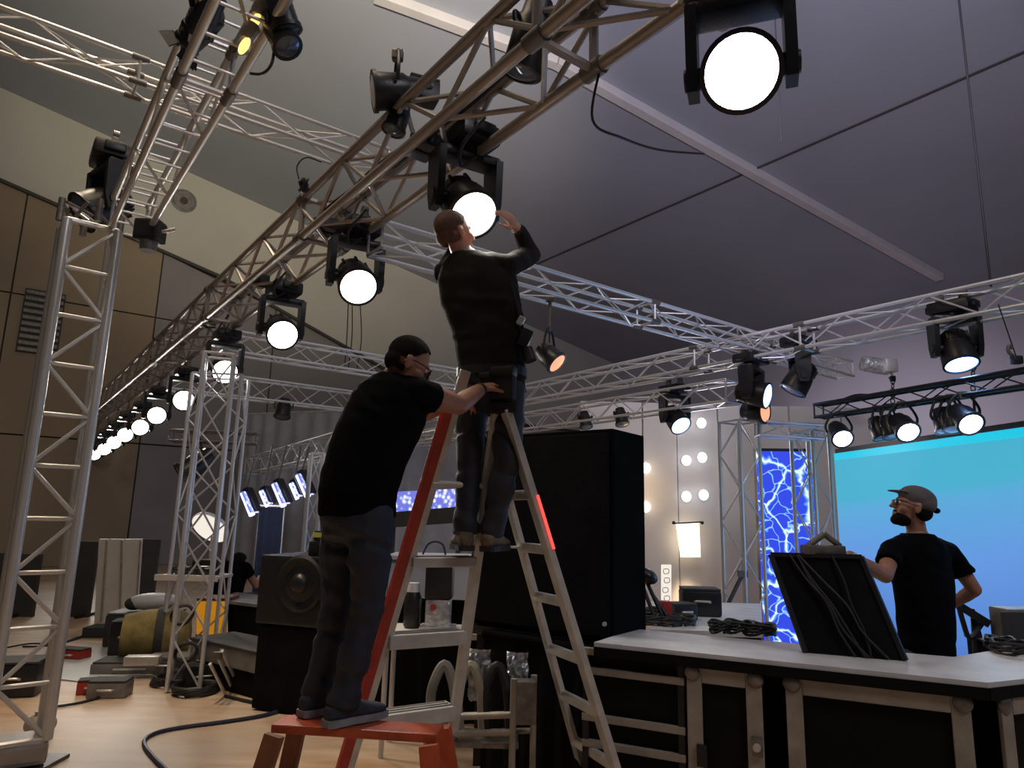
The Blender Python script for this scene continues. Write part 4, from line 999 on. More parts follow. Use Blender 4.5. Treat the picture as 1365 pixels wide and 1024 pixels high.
# grey drape and navy curtain in the middle distance
def drape(name, pa, pb_, z0, z1, mt, label, cat, amp=.05, wl=.32, rail='alu'):
    d = (pb_ - pa); L_ = d.length; d.normalize(); nn = Vector((-d.y, d.x, 0)); vs = []; fs = []
    n = int(L_ / wl * 6)
    for i in range(n + 1):
        s_ = L_ * i / n; o_ = nn * (amp * math.sin(2 * PI * s_ / wl + .8 * math.sin(s_ * 1.7)))
        vs += [pa + d * s_ + o_ + Z * z0, pa + d * s_ + o_ * .6 + Z * z1, pa + d * s_ + o_ * .6 + nn * .03 + Z * z1, pa + d * s_ + o_ + nn * .03 + Z * z0]
    for i in range(n):
        for k in range(4): a = i * 4 + k; b2 = i * 4 + (k + 1) % 4; fs.append((a, b2, b2 + 4, a + 4))
    fs += [(3, 2, 1, 0), tuple(n * 4 + k for k in range(4))]
    mb = MB().add(vs, fs); t = thing(name, (pa + pb_) / 2, label, cat)
    part('cloth', mb, mt, t, True); part('rail', MB().cyl(pa + Z * (z1 + .02), pb_ + Z * (z1 + .02), .025), M[rail], t, True)
    for q in (pa, pb_): part('upright', MB().cyl(q + nn * .08, q + nn * .08 + Z * (z1 + .02), .022), M[rail], t, True)
    return t
drape('wall_drape', floor_at(312, 17.2), floor_at(690, 14.6), .02, 3.9, M['drape'], 'tall pleated grey drape across the middle distance', 'drape', .045, .45)
drape('navy_curtain', floor_at(345, 12.4), floor_at(377, 12.5), .02, 1.62, M['navy_drape'], 'dark navy curtain hanging below the violet tube lamps', 'curtain', .03, .14)
lamp('SPOT', at(360, 668, 11.0), 110, (.72, .76, 1.0), Vector((0, 1, -.28)), .2, 110, .8)

# dark boards and white panels by the far left wall
for i, (x0, x1, yt, D, mt, lab) in enumerate(((-40, 62, 738, 10.2, 'charcoal', 'wide charcoal board behind the near left tower'), (100, 135, 722, 10.3, 'charcoal', 'narrow charcoal board left of the white panels'), (180, 216, 719, 10.3, 'charcoal', 'charcoal board right of the white panels'))):
    a = floor_at(x0, D); b_ = floor_at(x1, D); zt = at((x0 + x1) / 2, yt, D).z; t = thing('charcoal_board', (a + b_) / 2, lab, 'board')
    part('board', MB().box8([a, b_, b_ + Vector((0, .06, 0)), a + Vector((0, .06, 0)), a + Z * zt, b_ + Z * zt, b_ + Vector((0, .06, zt)), a + Vector((0, .06, zt))]), M[mt], t)
    for q in (lerp(a, b_, .2), lerp(a, b_, .8)): part('foot', MB().box(q + Vector((0, .05, .02)), (.06, .4, .04)), M['black_metal'], t)
for i, (x0, x1, xt0, xt1, lab) in enumerate(((128, 137, 132, 143, 'left narrow one of three white leaning panels'), (140, 162, 145, 163, 'middle one of three white leaning panels'), (163, 183, 165, 188, 'right one of three white leaning panels, brightest'))):
    D = 9.9; a = at(x0, 812, D); b_ = at(x1, 812, D); a.z = b_.z = 0; c_ = at(xt0, 719, D + .12); d_ = at(xt1, 719, D + .12)
    a.y += .0; t = thing('leaning_sheet', (a + b_) / 2, lab, 'panel', 'white panels by the far left wall')
    part('face', MB().prism([a, b_, d_, c_], .05, Vector((0, 1, .1))), M['white_board'], t)
    part('edge', MB().bar(b_ + Vector((0, -.01, .02)), d_ + Vector((0, -.01, -.02)), .02, .02), M['case_edge'], t)

# far desk, amber panel, bench and loudspeaker
D = 8.0
a = floor_at(302, D); b_ = floor_at(356, 7.6); ztab = at(330, 799, D).z
t = thing('far_desk', (a + b_) / 2, 'black draped desk in front of the sitting man', 'desk')
part('drape', MB().box8([a, b_, b_ + Vector((0, .6, 0)), a + Vector((0, .6, 0)), a + Z * (ztab - .03), b_ + Z * (ztab - .03), b_ + Vector((0, .6, ztab - .03)), a + Vector((0, .6, ztab - .03))]), M['black_drape'], t)
part('top', MB().box8([a + Vector((-.05, -.05, ztab - .03)), b_ + Vector((.05, -.05, ztab - .03)), b_ + Vector((.05, .65, ztab - .03)), a + Vector((-.05, .65, ztab - .03)), a + Vector((-.05, -.05, ztab)), b_ + Vector((.05, -.05, ztab)), b_ + Vector((.05, .65, ztab)), a + Vector((-.05, .65, ztab))]), M['grey_case'], t)
D = 7.75
p = [at(262, 846, D + .3), at(302, 847, D), at(302, 802, D), at(262, 802, D + .3)]
for q in p[:2]: pass
t = thing('amber_case', (floor_at(262, D + .3) + floor_at(302, D)) / 2, 'orange lit equipment case beside the middle tower', 'case')
part('front', MB().prism(p, .03, Vector((0, 1, 0))), M['amber_panel'], t)
part('body', MB().prism([p[0] + Vector((0, .035, 0)), p[1] + Vector((0, .035, 0)), p[2] + Vector((0, .035, 0)), p[3] + Vector((0, .035, 0))], .3, Vector((0, 1, 0))), M['black_plastic'], t)
part('lid', MB().prism([p[3] + Z * .005, p[2] + Z * .005, p[2] + Z * .035, p[3] + Z * .035], .36, Vector((0, 1, 0))), M['brown_rail'], t)
for q in (p[0], p[1]):
    part('leg', MB().bar(Vector((q.x, q.y + .06, 0)), Vector((q.x, q.y + .06, q.z)), .05, .05), M['black_metal'], t)
# bench-like flat case on a black box
D = 6.5; z1 = at(316, 858, D).z
a, b_ = floor_at(272, D + .25), floor_at(360, D - .35)
bd_ = (b_ - a).normalized(); bn_ = Vector((-bd_.y, bd_.x, 0)); Rk = Matrix((bd_, bn_, Z)).transposed(); c_ = (a + b_) / 2 + bn_ * .22
t = thing('bench_case', c_, 'flat grey lidded case set as a shelf beside the loudspeaker', 'case')
part('box', MB().box(c_ + Z * (z1 - .10), ((b_ - a).length, .44, .16), Rk, .012), M['grey_case'], t)
part('lid', MB().box(c_ + Z * (z1 - .01), ((b_ - a).length + .02, .46, .025), Rk, .008), M['charcoal'], t)
part('latch', MB().box(c_ - bn_ * .225 + Z * (z1 - .06), (.06, .02, .05), Rk, .005), M['alu'], t)
part('plinth', MB().box(c_ + Z * (z1 - .19) / 2 + bd_ * .05, ((b_ - a).length - .15, .40, z1 - .19), Rk, .01), M['black_drape'], t)
mess = MB()
D = 5.7
a = floor_at(352, D + .15); b_ = floor_at(452, D - .1); zt = at(400, 742, D).z
bd_ = (b_ - a).normalized(); bn_ = Vector((-bd_.y, bd_.x, 0)); Rk = Matrix((bd_, bn_, Z)).transposed(); c_ = (a + b_) / 2 + bn_ * .3
t = thing('loudspeaker', c_, 'big black loudspeaker with round cone behind the bending man', 'loudspeaker')
part('cabinet', MB().box(c_ + Z * (zt - .27), ((b_ - a).length, .6, .54), Rk, .02), M['black_plastic'], t)
part('base_cabinet', MB().box(c_ + Z * (zt - .56) / 2 + Z * .01, ((b_ - a).length - .04, .56, zt - .56), Rk, .02), M['black_drape'], t)
q = on_plane(402, 778, c_ - bn_ * .3, bn_)
part('surround', MB().lathe([(.21, 0), (.22, .02), (.20, .035), (.17, .02)], q, -bn_, 32), M['black_metal'], t, True)
cn = part('cone', MB().lathe([(.17, .012), (.14, -.01 + .03), (.08, .03), (.075, .045), (.05, .07), (.02, .08)], q, -bn_, 28), M['black_plastic'], t, True)
part('handle', MB().tube([c_ - bn_ * .30 + bd_ * .28 + Z * (zt - .12), c_ - bn_ * .34 + bd_ * .28 + Z * (zt - .17), c_ - bn_ * .34 + bd_ * .28 + Z * (zt - .32), c_ - bn_ * .30 + bd_ * .28 + Z * (zt - .36)], .012), M['rubber'], t, True)
# round fixture standing on the loudspeaker (edge of the bending man)
p = at(427, 728, 5.85)
t = thing('small_fixture', Vector((p.x, p.y, zt)), 'small black fixture with a yellow band on the loudspeaker', 'stage light')
part('body', MB().box(Vector((p.x, p.y, zt + .06)), (.16, .14, .12), None, .02), M['black_plastic'], t, True)
part('neck', MB().cyl(Vector((p.x, p.y, zt + .11)), Vector((p.x, p.y, zt + .20)), .06, .06, 16), M['black_metal'], t, True)
part('band', MB().cyl(Vector((p.x, p.y, zt + .15)), Vector((p.x, p.y, zt + .19)), .064, .064, 20), mat('yellow_band', (.55, .58, .08), .5), t, True, 'yellow-green band')

# ------------------------------------------------------------------ heaps of gear: every cable coil and box a thing of its own
def coil(p, r, label, mt='rubber', turns=4, th=.012, group=None, name='cable_coil', lay=Z):
    pts = []; x, y, z = basis(lay)
    for k in range(turns * 10 + 1):
        a = k * 2 * PI / 10; rr = r * (1 + .10 * math.sin(k * 1.3 + p.x * 7)); pts.append(p + x * math.cos(a) * rr + y * math.sin(a) * rr * .85 + z * (th + .012 * (k // 10) + .008 * math.sin(k * 2.1)))
    return solo(name, MB().tube(pts, th, 6, 2), M[mt], label, 'cable', group, True)
def cable(pts, r, label, mt='rubber', name='cable', group=None): return solo(name, MB().tube(pts, r, 6, 8), M[mt], label, 'cable', group, True)
def gear_box(p, size, rot, label, cat='box', mt='black_plastic', name='gear_box', lid=True, group=None):
    R_ = Matrix.Rotation(rot, 3, 'Z'); t = thing(name, p, label, cat, group)
    part('body', MB().box(p + Z * size[2] / 2, size, R_, min(size) * .12), M[mt], t, True)
    if lid:
        part('lid', MB().box(p + Z * (size[2] + .008), (size[0] * .96, size[1] * .96, .018), R_, .005), M['charcoal' if mt != 'charcoal' else 'grey_case'], t)
        part('handle', MB().tube([p + R_ @ Vector((-size[0] * .2, -size[1] / 2, size[2] * .55)), p + R_ @ Vector((-size[0] * .15, -size[1] / 2 - .03, size[2] * .6)), p + R_ @ Vector((size[0] * .15, -size[1] / 2 - .03, size[2] * .6)), p + R_ @ Vector((size[0] * .2, -size[1] / 2, size[2] * .55))], .010), M['alu'], t, True)
    return t
def par_can(p, aim, label, r=.09, ln=.22, lens='glass_dark', mt='black_metal', hang=None, cat='stage light', group=None, name='par_can', doors=False):
    """small stage lamp: body, rim, lens and a bent yoke; p is the middle of the body"""
    aim = aim.normalized(); t = thing(name, p, label, cat, group)
    bd = part('body', MB().lathe([(r * .35, -ln * .62), (r * .7, -ln * .58), (r * .8, -ln * .3), (r * .95, -ln * .2), (r, ln * .45), (r, ln * .5)], p, aim, 20), M[mt], t, True)
    part('rim', MB().lathe([(r * .9, ln * .44), (r * 1.12, ln * .44), (r * 1.12, ln * .54), (r * .9, ln * .55)], p, aim, 20), M['black_metal'], t, True)
    part('lens', MB().lathe([(r * .92, ln * .46), (r * .9, ln * .53), (r * .4, ln * .58), (r * .1, ln * .59)], p, aim, 20), M[lens], t, True)
    x = aim.cross(Z); x = x.normalized() if x.length > .1 else Vector((1, 0, 0)); topz = (hang if hang is not None else p.z + r * 2.2)
    tp = Vector((p.x, p.y, min(topz, p.z + r * 2.4)))
    part('yoke', MB().tube([p + x * r * 1.15, p + x * r * 1.25 + Z * r * .8, tp + x * r * .5 - Z * .0, tp - x * r * .5, p - x * r * 1.25 + Z * r * .8, p - x * r * 1.15], .012, 6, 5), M['black_metal'], t, True)
    if hang is not None and hang > tp.z: part('hanger', MB().cyl(tp - Z * .01, Vector((p.x, p.y, hang)), .016), M['cast'], t, True)
    part('clamp', MB().box(Vector((p.x, p.y, topz)), (.07, .05, .07), None, .01), M['cast'], t)
    if doors:
        y = x.cross(aim)
        for s_, ax_ in ((1, x), (-1, x), (1, y), (-1, y)):
            o_ = ax_.cross(aim); q = p + aim * ln * .55 + ax_ * s_ * r * 1.05; e_ = q + aim * r * .8 + ax_ * s_ * r * .5
            part('barn_door', MB().prism([q - o_ * r * .7, q + o_ * r * .7, e_ + o_ * r * .95, e_ - o_ * r * .95], .005, ax_), M['black_metal'], t)
    return t

# cables across the floor
cable([on_z(x, y, .015) for x, y in ((236, 1040), (205, 1010), (192, 990), (205, 978), (240, 970), (300, 962), (350, 954), (378, 946))], .014, 'thick blue-black cable curving over the wooden floor', 'cable_blue')
cable([on_z(x, y, .012) for x, y in ((75, 942), (110, 936), (150, 925))], .010, 'thin cable running to the small grey box with red side')
cable([on_z(x, y, .010) for x, y in ((30, 862), (70, 860), (110, 848), (135, 842), (150, 846))], .009, 'thin dark cable on the floor beyond the near left tower')
cable([on_z(x, y, .008) for x, y in ((0, 865), (40, 858), (80, 858), (120, 846))], .008, 'second thin dark cable on the far left floor')
cable([on_z(x, y, .012) for x, y in ((300, 928), (345, 938), (380, 940), (400, 952), (392, 965))], .014, 'black cable leading from the middle tower to the trestle')
# pale sheet on the floor
solo('ground_sheet', MB().prism([on_z(x, y, .004) for x, y in ((60, 868), (130, 862), (252, 868), (248, 893), (130, 912), (70, 905))], .006, Z), M['sheet'], 'pale grey-blue sheet lying on the floor left of the middle tower', 'floor sheet')
# small grey box and red tool
p = on_z(146, 928, 0)
t = gear_box(p, (.30, .20, .12), .15, 'small grey mixer box on the floor with a red unit beside it', 'box', 'grey_case')
p = on_z(122, 924, 0); t = gear_box(p, (.22, .13, .10), .4, 'red and grey unit on the floor beside the small grey box', 'box', 'red_paint', 'red_unit')
p = on_z(97, 878, 0); t = gear_box(p, (.30, .16, .09), -.2, 'small red tool case on the far sheet behind the near left tower', 'box', 'red_paint', 'tool_case')
p = on_z(180, 896, 0); t = gear_box(p, (.70, .30, .10), .12, 'long flat grey case on the pale sheet', 'case', 'grey_case', 'flat_case')
p = on_z(190, 886, .12); gear_box(Vector((p.x, p.y, .12)), (.30, .14, .08), .2, 'small silver unit on the long flat grey case', 'box', 'alu', 'silver_unit', lid=False)
p = on_z(226, 895, 0); gear_box(p, (.4, .3, .14), .1, 'low dark case against the middle tower foot', 'case', 'charcoal', 'flat_case')
# olive canvas roll and black kit behind
q = at(205, 848, 7.4); t = thing('canvas_roll', Vector((q.x, q.y, 0)), 'olive canvas roll strapped with a dark band', 'roll')
ax_ = Vector((.93, .36, .0)).normalized(); r_ = q.z
part('roll', MB().lathe([(.05, -.30), (r_ * .8, -.28), (r_ * .95, -.1), (r_, .05), (r_ * .97, .2), (r_ * .75, .33), (.05, .35)], Vector((q.x, q.y, r_)), ax_, 24), M['olive'], t, True)
part('band', MB().lathe([(r_ * 1.0, .02), (r_ * 1.03, .02), (r_ * 1.03, .10), (r_ * 1.0, .10)], Vector((q.x, q.y, r_)), ax_, 24), M['charcoal'], t, True)
p = on_z(168, 872, 0); gear_box(p, (.32, .3, .34), .3, 'upright black kit box left of the olive roll', 'box', 'black_plastic', 'kit_box')
p = on_z(145, 848, 0); gear_box(p, (.5, .3, .12), .1, 'dark wedge lying on the floor behind the kit box', 'box', 'charcoal', 'wedge_box', lid=False)
p = on_z(221, 876, 0); gear_box(p, (.26, .3, .42), .2, 'tall black case right of the olive roll', 'case', 'black_plastic', 'kit_case')
q = floor_at(212, 8.4)
t = gear_box(q, (.75, .45, .36), .1, 'dark covered crate under the grey and white hull shape', 'crate', 'charcoal', 'covered_crate')
q = floor_at(220, 8.35); zz = .385
t = thing('light_housing', q + Z * zz, 'grey and white rounded light housing lying on the covered crate', 'light housing')
part('shell', MB().ell(q + Z * (zz + .10), (.30, .14, .10), Matrix.Rotation(.2, 3, 'Z'), 20, 12), M['white_plastic'], t, True)
part('visor', MB().ell(q + Vector((-.22, -.03, zz + .08)), (.10, .12, .075), None, 16, 10), M['charcoal'], t, True)
# gear tray inside the middle tower
p = floor_at(269, 7.45); zt = at(269, 766, 7.45).z
t = thing('gear_tray', p + Z * (zt - .03), 'pale tray fixed across the middle tower', 'tray')
part('deck', MB().box(p + Z * (zt - .015), (.62, .42, .03), None, .006), M['alu_bright'], t)
part('rail', MB().box(p + Vector((0, -.21, zt - .02)), (.64, .02, .06), None, .004), M['white_board'], t)
for k in range(3):
    q = p + Vector((-.16 + .15 * k, random.uniform(-.1, .05), zt)); coil(q, .10, f"black cable coil on the tower tray, {['left', 'middle', 'right'][k]} one", 'rubber', 4, .016, 'coils on the tower tray')
gear_box(p + Vector((.05, .12, zt)), (.26, .16, .13), .2, 'small black unit on the tower tray', 'box', 'black_plastic', 'tray_unit')
# bright round reflector behind the tower
q = at(280, 704, 9.5)
t = thing('dish_light', q, 'round white dish glowing behind the middle tower', 'stage light')
part('dish', MB().lathe([(.27, 0), (.25, .05), (.14, .10), (.05, .12)], q, Vector((.15, .5, .5)), 28), M['white_plastic'], t, True)
part('face', MB().lathe([(.255, -.01), (.25, -.014), (.05, -.016)], q, Vector((.15, .5, .5)), 28), M['screen_white'], t, True)
part('stand', MB().cyl(Vector((q.x, q.y + .1, 0)), q + Vector((0, .1, 0)), .02), M['alu'], t, True)
# heap at the foot of the middle tower
names = ['left', 'front', 'right', 'rear', 'small']
for k, (x, y, r_) in enumerate(((232, 912, .20), (262, 922, .22), (292, 912, .20), (300, 898, .18), (240, 898, .15))):
    coil(on_z(x, y, .0), r_, f"black cable coil at the middle tower foot, {names[k]} one", 'rubber', 5, .016, 'coils at the middle tower foot')
p = on_z(268, 912, 0); gear_box(Vector((p.x, p.y, 0)), (.34, .26, .16), .5, 'black dimmer unit inside the coils at the tower foot', 'box', 'black_metal', 'dimmer_unit')
p = on_z(292, 900, .0); gear_box(p, (.22, .22, .24), -.3, 'tan cloth bag box right of the tower foot', 'bag', 'olive', 'tool_bag')
t = thing('folded_stand', on_z(300, 910, 0), 'folded silver light stand leaning at the middle tower foot', 'stand')
for a, b_ in (((288, 872), (310, 918)), ((296, 868), (318, 914)), ((280, 885), (300, 925))):
    part('tube', MB().cyl(at(a[0], a[1], 6.0), on_z(b_[0], b_[1], .02), .014), M['alu'], t, True)
part('hub', MB().box(at(290, 874, 6.0), (.07, .05, .06), None, .01), M['cast'], t)
for k, (x, z_) in enumerate(((258, .62), (268, .30))):
    q = floor_at(x, 6.45 + .02 * k); coil(q + Z * z_, .09, f"tangled lead hooked inside the middle tower, {ORD[k]} from the left", 'rubber', 4, .012, 'leads inside the middle tower', lay=Vector((.3, -1, .2)))
# near left dark gear behind the front tower
p = on_z(18, 925, 0); gear_box(p, (.40, .34, .26), .3, 'black fixture case behind the near left tower', 'case', 'black_plastic', 'fixture_case')
p = on_z(45, 915, 0); gear_box(p, (.22, .26, .22), .6, 'second black fixture case, nearer the pale sheet', 'case', 'black_metal', 'fixture_case')
p = on_z(52, 978, 0)
t = thing('cloth_bag', p, 'cream cloth bag behind the near left tower foot', 'bag')
part('sack', MB().ell(p + Z * .06, (.10, .10, .07), None, 18, 12), M['case_edge'], t, True); part('neck', MB().cyl(p + Z * .10, p + Z * .15, .03, .045, 14), M['case_edge'], t, True)

# ------------------------------------------------------------------ behind and under the ladder
a, b_ = floor_at(688, 3.95), floor_at(742, 3.95)
t = thing('hand_trolley', (floor_at(612, 4.1) + floor_at(690, 4.0)) / 2, 'pale tubular trolley frame seen under the ladder', 'trolley')
for x, D_, yt in ((685, 3.95, 905), (712, 4.15, 900), (570, 4.05, 960), (604, 4.3, 955)):
    top_ = at(x, yt, D_); part('post', MB().cyl(Vector((top_.x, top_.y, 0)), top_, .018), M['case_edge'], t, True)
for y in (957, 980):
    part('rail', MB().cyl(at(570, y, 4.05), at(685, y - 4, 3.95), .018), M['case_edge'], t, True); part('rail', MB().cyl(at(604, y - 3, 4.3), at(712, y - 6, 4.15), .016), M['case_edge'], t, True)
part('plate', MB().box(at(700, 935, 4.05), (.12, .10, .22), None, .008), M['case_alu'], t)
z_ = at(630, 980, 4.1).z
part('deck', MB().box(Vector((floor_at(640, 4.1).x, 4.12, z_ - .02)), (.50, .26, .03), None, .006), M['case_alu'], t)
zt_d = z_ - .005
for k, (x, lab, mt) in enumerate(((600, 'grey rolled cable hose on the trolley, left one', 'grey_case'), (634, 'pale hose loop standing on the trolley', 'case_edge'), (668, 'dark hose loop standing on the trolley', 'rubber'))):
    q = floor_at(x, 4.12, zt_d)
    pts = [q + Vector((-.05, 0, .03)), q + Vector((-.065, 0, .22)), q + Vector((0, .02, .36)), q + Vector((.06, 0, .24)), q + Vector((.08, 0, .03))]
    solo('hose_loop', MB().tube(pts, .028, 8, 6), M[mt], lab, 'hose', None, True)
for k, (x, y, lab) in enumerate(((640, 876, 'crumpled silver wrap under the black cabinet, left piece'), (690, 880, 'crumpled silver wrap under the black cabinet, right piece'))):
    q = at(x, y, 4.2); mb = MB().box(q - Z * .05, (.10, .05, .22), Matrix.Rotation(.15 * (k - .5), 3, 'Y'))
    bm = bmesh.new(); bmesh.ops.create_grid(bm, x_segments=8, y_segments=14, size=.5)
    mb = MB(); vs = [q + Vector((v.co.x * .12 + .01 * mnoise.noise(v.co * 5), .02 * mnoise.noise(v.co * 9) * 2, v.co.y * .28 - .10)) for v in bm.verts]; bm.verts.index_update()
    fs = [[v.index for v in f.verts] for f in bm.faces]; n_ = len(vs)
    mb.add(vs + [v + Vector((0, .012, 0)) for v in vs], fs + [[i + n_ for i in reversed(f)] for f in fs]); bm.free()
    solo('silver_wrap', mb, M['silver_mess'], lab, 'wrap')
# shelf table with fixture, seen between the ladder treads
p = floor_at(590, 5.0); zs = at(590, 838, 5.0).z
t = thing('side_table', p, 'pale work table seen between the ladder treads', 'table')
part('top', MB().box(p + Z * (zs - .02), (.72, .40, .04), None, .006), M['white_board'], t)
for sx in (-1, 1):
    for sy in (-1, 1): part('leg', MB().cyl(p + Vector((sx * .32, sy * .16, 0)), p + Vector((sx * .32, sy * .16, zs - .04)), .018), M['alu'], t, True)
q = floor_at(590, 5.0, zs)
t = thing('projector_head', q, 'black and silver fixture standing on the work table', 'fixture')
part('silver_base', MB().box(q + Z * .10, (.17, .16, .20), None, .015), M['silver_mess'], t, True)
part('body', MB().box(q + Z * .315, (.19, .18, .23), None, .02), M['black_plastic'], t, True)
part('foot_plate', MB().box(q + Z * .01, (.24, .2, .02), None, .004), M['alu'], t)
part('red_mark', MB().cyl(q + Vector((-.03, -.084, .15)), q + Vector((-.03, -.095, .15)), .022, .02, 14), M['red_paint'], t, True)
q = floor_at(556, 5.0, zs)
t = thing('black_bottle', q, 'black flask-like unit left of the fixture on the work table', 'flask')
part('body', MB().lathe([(.05, 0), (.06, .02), (.06, .2), (.04, .25)], q, Z, 18), M['black_plastic'], t, True); part('cap', MB().cyl(q + Z * .24, q + Z * .30, .045, .04, 16), M['white_plastic'], t, True)
p = floor_at(588, 6.6); zz = at(588, 742, 6.6).z
t = thing('white_counter', p, 'white counter in the middle distance behind the ladder', 'counter')
part('top', MB().box(p + Z * (zz - .02) + Vector((.05, .3, 0)), (1.1, .6, .04), None, .006), M['white_plastic'], t); part('front', MB().box(p + Vector((.05, .3, (zz - .04) / 2)), (1.04, .52, zz - .04), None, .006), M['flat'], t)
cable([floor_at(x, 6.7, zz + dz) for x, dz in ((566, .01), (572, .10), (582, .13), (592, .10), (596, .01))], .010, 'dark cable loop standing on the white counter')
# led curtain
a = at(524, 690, 9.4); b_ = at(612, 683, 9.0); z0 = .0
t = thing('led_curtain', (a + b_) / 2, 'band of glittering blue-white lights behind the ladder', 'light band')
part('points', MB().prism([a, b_, b_ + Z * .30, a + Z * .34], .05, Vector((0, 1, 0))), M['led_points'], t)
part('shelf', MB().bar(a - Z * .03, b_ - Z * .03, .06, .2), M['charcoal'], t)
for q in (a, b_): part('post', MB().bar(Vector((q.x, q.y + .06, 0)), q + Vector((0, .06, .3)), .06, .06, Vector((0, 1, 0))), M['charcoal'], t)

# ------------------------------------------------------------------ things on and behind the counter
def onto(x, y): # point on the worktop
    p_ = on_z(x, y, HT); return p_
for k, (x, y, r_) in enumerate(((985, 843, .09), (1012, 846, .10), (960, 843, .07), (1350, 872, .10), (1335, 866, .08))):
    coil(onto(x, y), r_, f"black cable heap on the counter, {'left group' if x < 1200 else 'right end'}, {ORD[k if k < 3 else k - 3]}", 'rubber', 5, .009, 'cable heaps on the counter')
q = onto(1118, 858)
t = thing('white_tray', q, 'flat white carton on the counter in front of the tilted panel', 'carton')
Rk = Matrix.Rotation(-.33, 3, 'Z')
part('tray', MB().box(q + Z * .026, (.40, .10, .05), Rk, .004), M['white_plastic'], t)
for k in (-1, 0, 1): part('dark_label', MB().box(q + Rk @ Vector((k * .09, -.051, .03)), (.06, .004, .022), Rk), M['cable_blue'], t)
# gear pile left, on the floor deck behind the counter
bp = thing('stage_riser', floor_at(960, 6.6), 'low pale stage riser behind the counter', 'riser')
zr = at(920, 838, 5.6).z
part('deck', MB().prism([floor_at(866, 5.5, zr), floor_at(1010, 5.5, zr), floor_at(1010, 7.4, zr), floor_at(866, 7.4, zr)], -.04, Z), M['worktop'], bp)
part('skirt', MB().prism([floor_at(868, 5.56, 0), floor_at(1008, 5.56, 0), floor_at(1006, 7.3, 0), floor_at(870, 7.3, 0)], zr - .045, Z), M['charcoal'], bp)
q = floor_at(930, 6.4, zr); t = gear_box(q, (.34, .26, .22), -.1, 'black wedge monitor on the riser, right of the gear pile', 'monitor', 'black_plastic', 'wedge_monitor')
q = floor_at(905, 6.1, zr); gear_box(q, (.22, .18, .12), .3, 'low black unit between the gear pile and the wedge monitor', 'box', 'black_metal', 'gear_unit')
q = floor_at(885, 5.9, zr); gear_box(q, (.08, .08, .17), .2, 'small red canister in the gear pile by the black cabinet', 'canister', 'red_paint', 'red_canister', lid=False)
for k, (x, D_, r_) in enumerate(((872, 5.8, .12), (890, 5.75, .11), (905, 5.8, .12), (878, 6.2, .14))):
    coil(floor_at(x, D_, zr), r_, f"cable coil in the pile beside the black cabinet, {ORD[k]} one", 'rubber', 5, .012, 'coils beside the black cabinet')
t = thing('leaning_stand', floor_at(872, 5.9, zr), 'black stand with a domed head leaning beside the black cabinet', 'stand')
part('dome', MB().ell(at(863, 768, 5.9), (.09, .09, .06), Matrix.Rotation(.5, 3, 'Y'), 18, 10), M['black_plastic'], t, True)
for x0, y0, x1, y1 in ((862, 775, 890, 838), (858, 785, 878, 838), (868, 790, 896, 832)):
    part('leg', MB().cyl(at(x0, y0, 5.9), at(x1, y1, 5.8), .016), M['black_metal'], t, True)
# right end: grey monitor and black stand
q = floor_at(1345, 4.6, .0); zm = at(1340, 858, 4.6).z
t = thing('crate_stack', floor_at(1352, 4.7), 'dark crate under the grey monitor at the right edge', 'crate')
part('body', MB().box(floor_at(1352, 4.72, (zm - .01) / 2), (.55, .40, zm - .01), None, .01), M['black_panel'], t)
part('lid', MB().box(floor_at(1352, 4.72, zm - .005), (.57, .42, .012), None, .004), M['grey_case'], t)
a = floor_at(1318, 4.6, zm)
t = thing('grey_monitor', floor_at(1350, 4.65, zm), 'grey box monitor at the right edge behind the counter', 'monitor')
part('case', MB().box(floor_at(1350, 4.70, zm + .105), (.34, .18, .21), Matrix.Rotation(.06, 3, 'Z'), .012), M['grey_case'], t)
part('bezel', MB().box(floor_at(1350, 4.60, zm + .11), (.30, .02, .17), Matrix.Rotation(.06, 3, 'Z'), .006), M['charcoal'], t)
t = thing('cable_stand', floor_at(1300, 4.8), 'black tripod with hanging leads right of the man in the cap', 'stand')
tp = at(1296, 812, 4.8)
for x in (1278, 1300, 1322): part('leg', MB().cyl(tp, floor_at(x, 4.8 + (x - 1300) * .004), .014), M['black_metal'], t, True)
part('arm', MB().bar(at(1276, 806, 4.8), at(1318, 832, 4.75), .05, .05), M['black_plastic'], t)
part('hanging_lead', MB().tube([at(1278, 808, 4.77), at(1284, 830, 4.77), at(1292, 850, 4.77), at(1304, 838, 4.77), at(1312, 826, 4.75)], .016), M['rubber'], t, True)

# ------------------------------------------------------------------ stage lamps elsewhere on the rig
# black rig bar above the blue screen
ba, bb = at(1092, 557, 7.6), at(1420, 508, 5.4)
brt = truss('rig_bar', ba, bb, .14, .14, 'black rig bar hung on chains over the wide blue screen', 'rig bar', M['black_metal'], pitch=.28, cr_=.018, br=.007)
bax = (bb - ba).normalized()
for k, (x, y) in enumerate(((1126, 583), (1214, 574), (1298, 563))):
    tt = [.085, .36, .615][k]; c_ = lerp(ba, bb, tt)
    lo, hi = 0, 1
    for _ in range(40):
        mid = (lo + hi) / 2; q = lerp(ba, bb, mid) - CAM
        if 682.5 + FPX * q.dot(RT) / q.dot(FW) < x: lo = mid
        else: hi = mid
    c_ = lerp(ba, bb, lo); L_ = at(x, y, c_.y - .08)
    par_can(L_ + Vector((.0, .12, .06)), Vector((-.1, -.75, -.55)), f"lit round lamp under the black rig bar, {['left', 'middle', 'right'][k]} one", .105, .24, 'lens_on', 'black_plastic', c_.z, 'stage light', 'lit lamps under the rig bar')
    lamp('SPOT', L_ + Vector((-.01, -.06, -.03)), 22, (1, .97, .92), Vector((-.1, -.75, -.55)), .08, 70, .6)
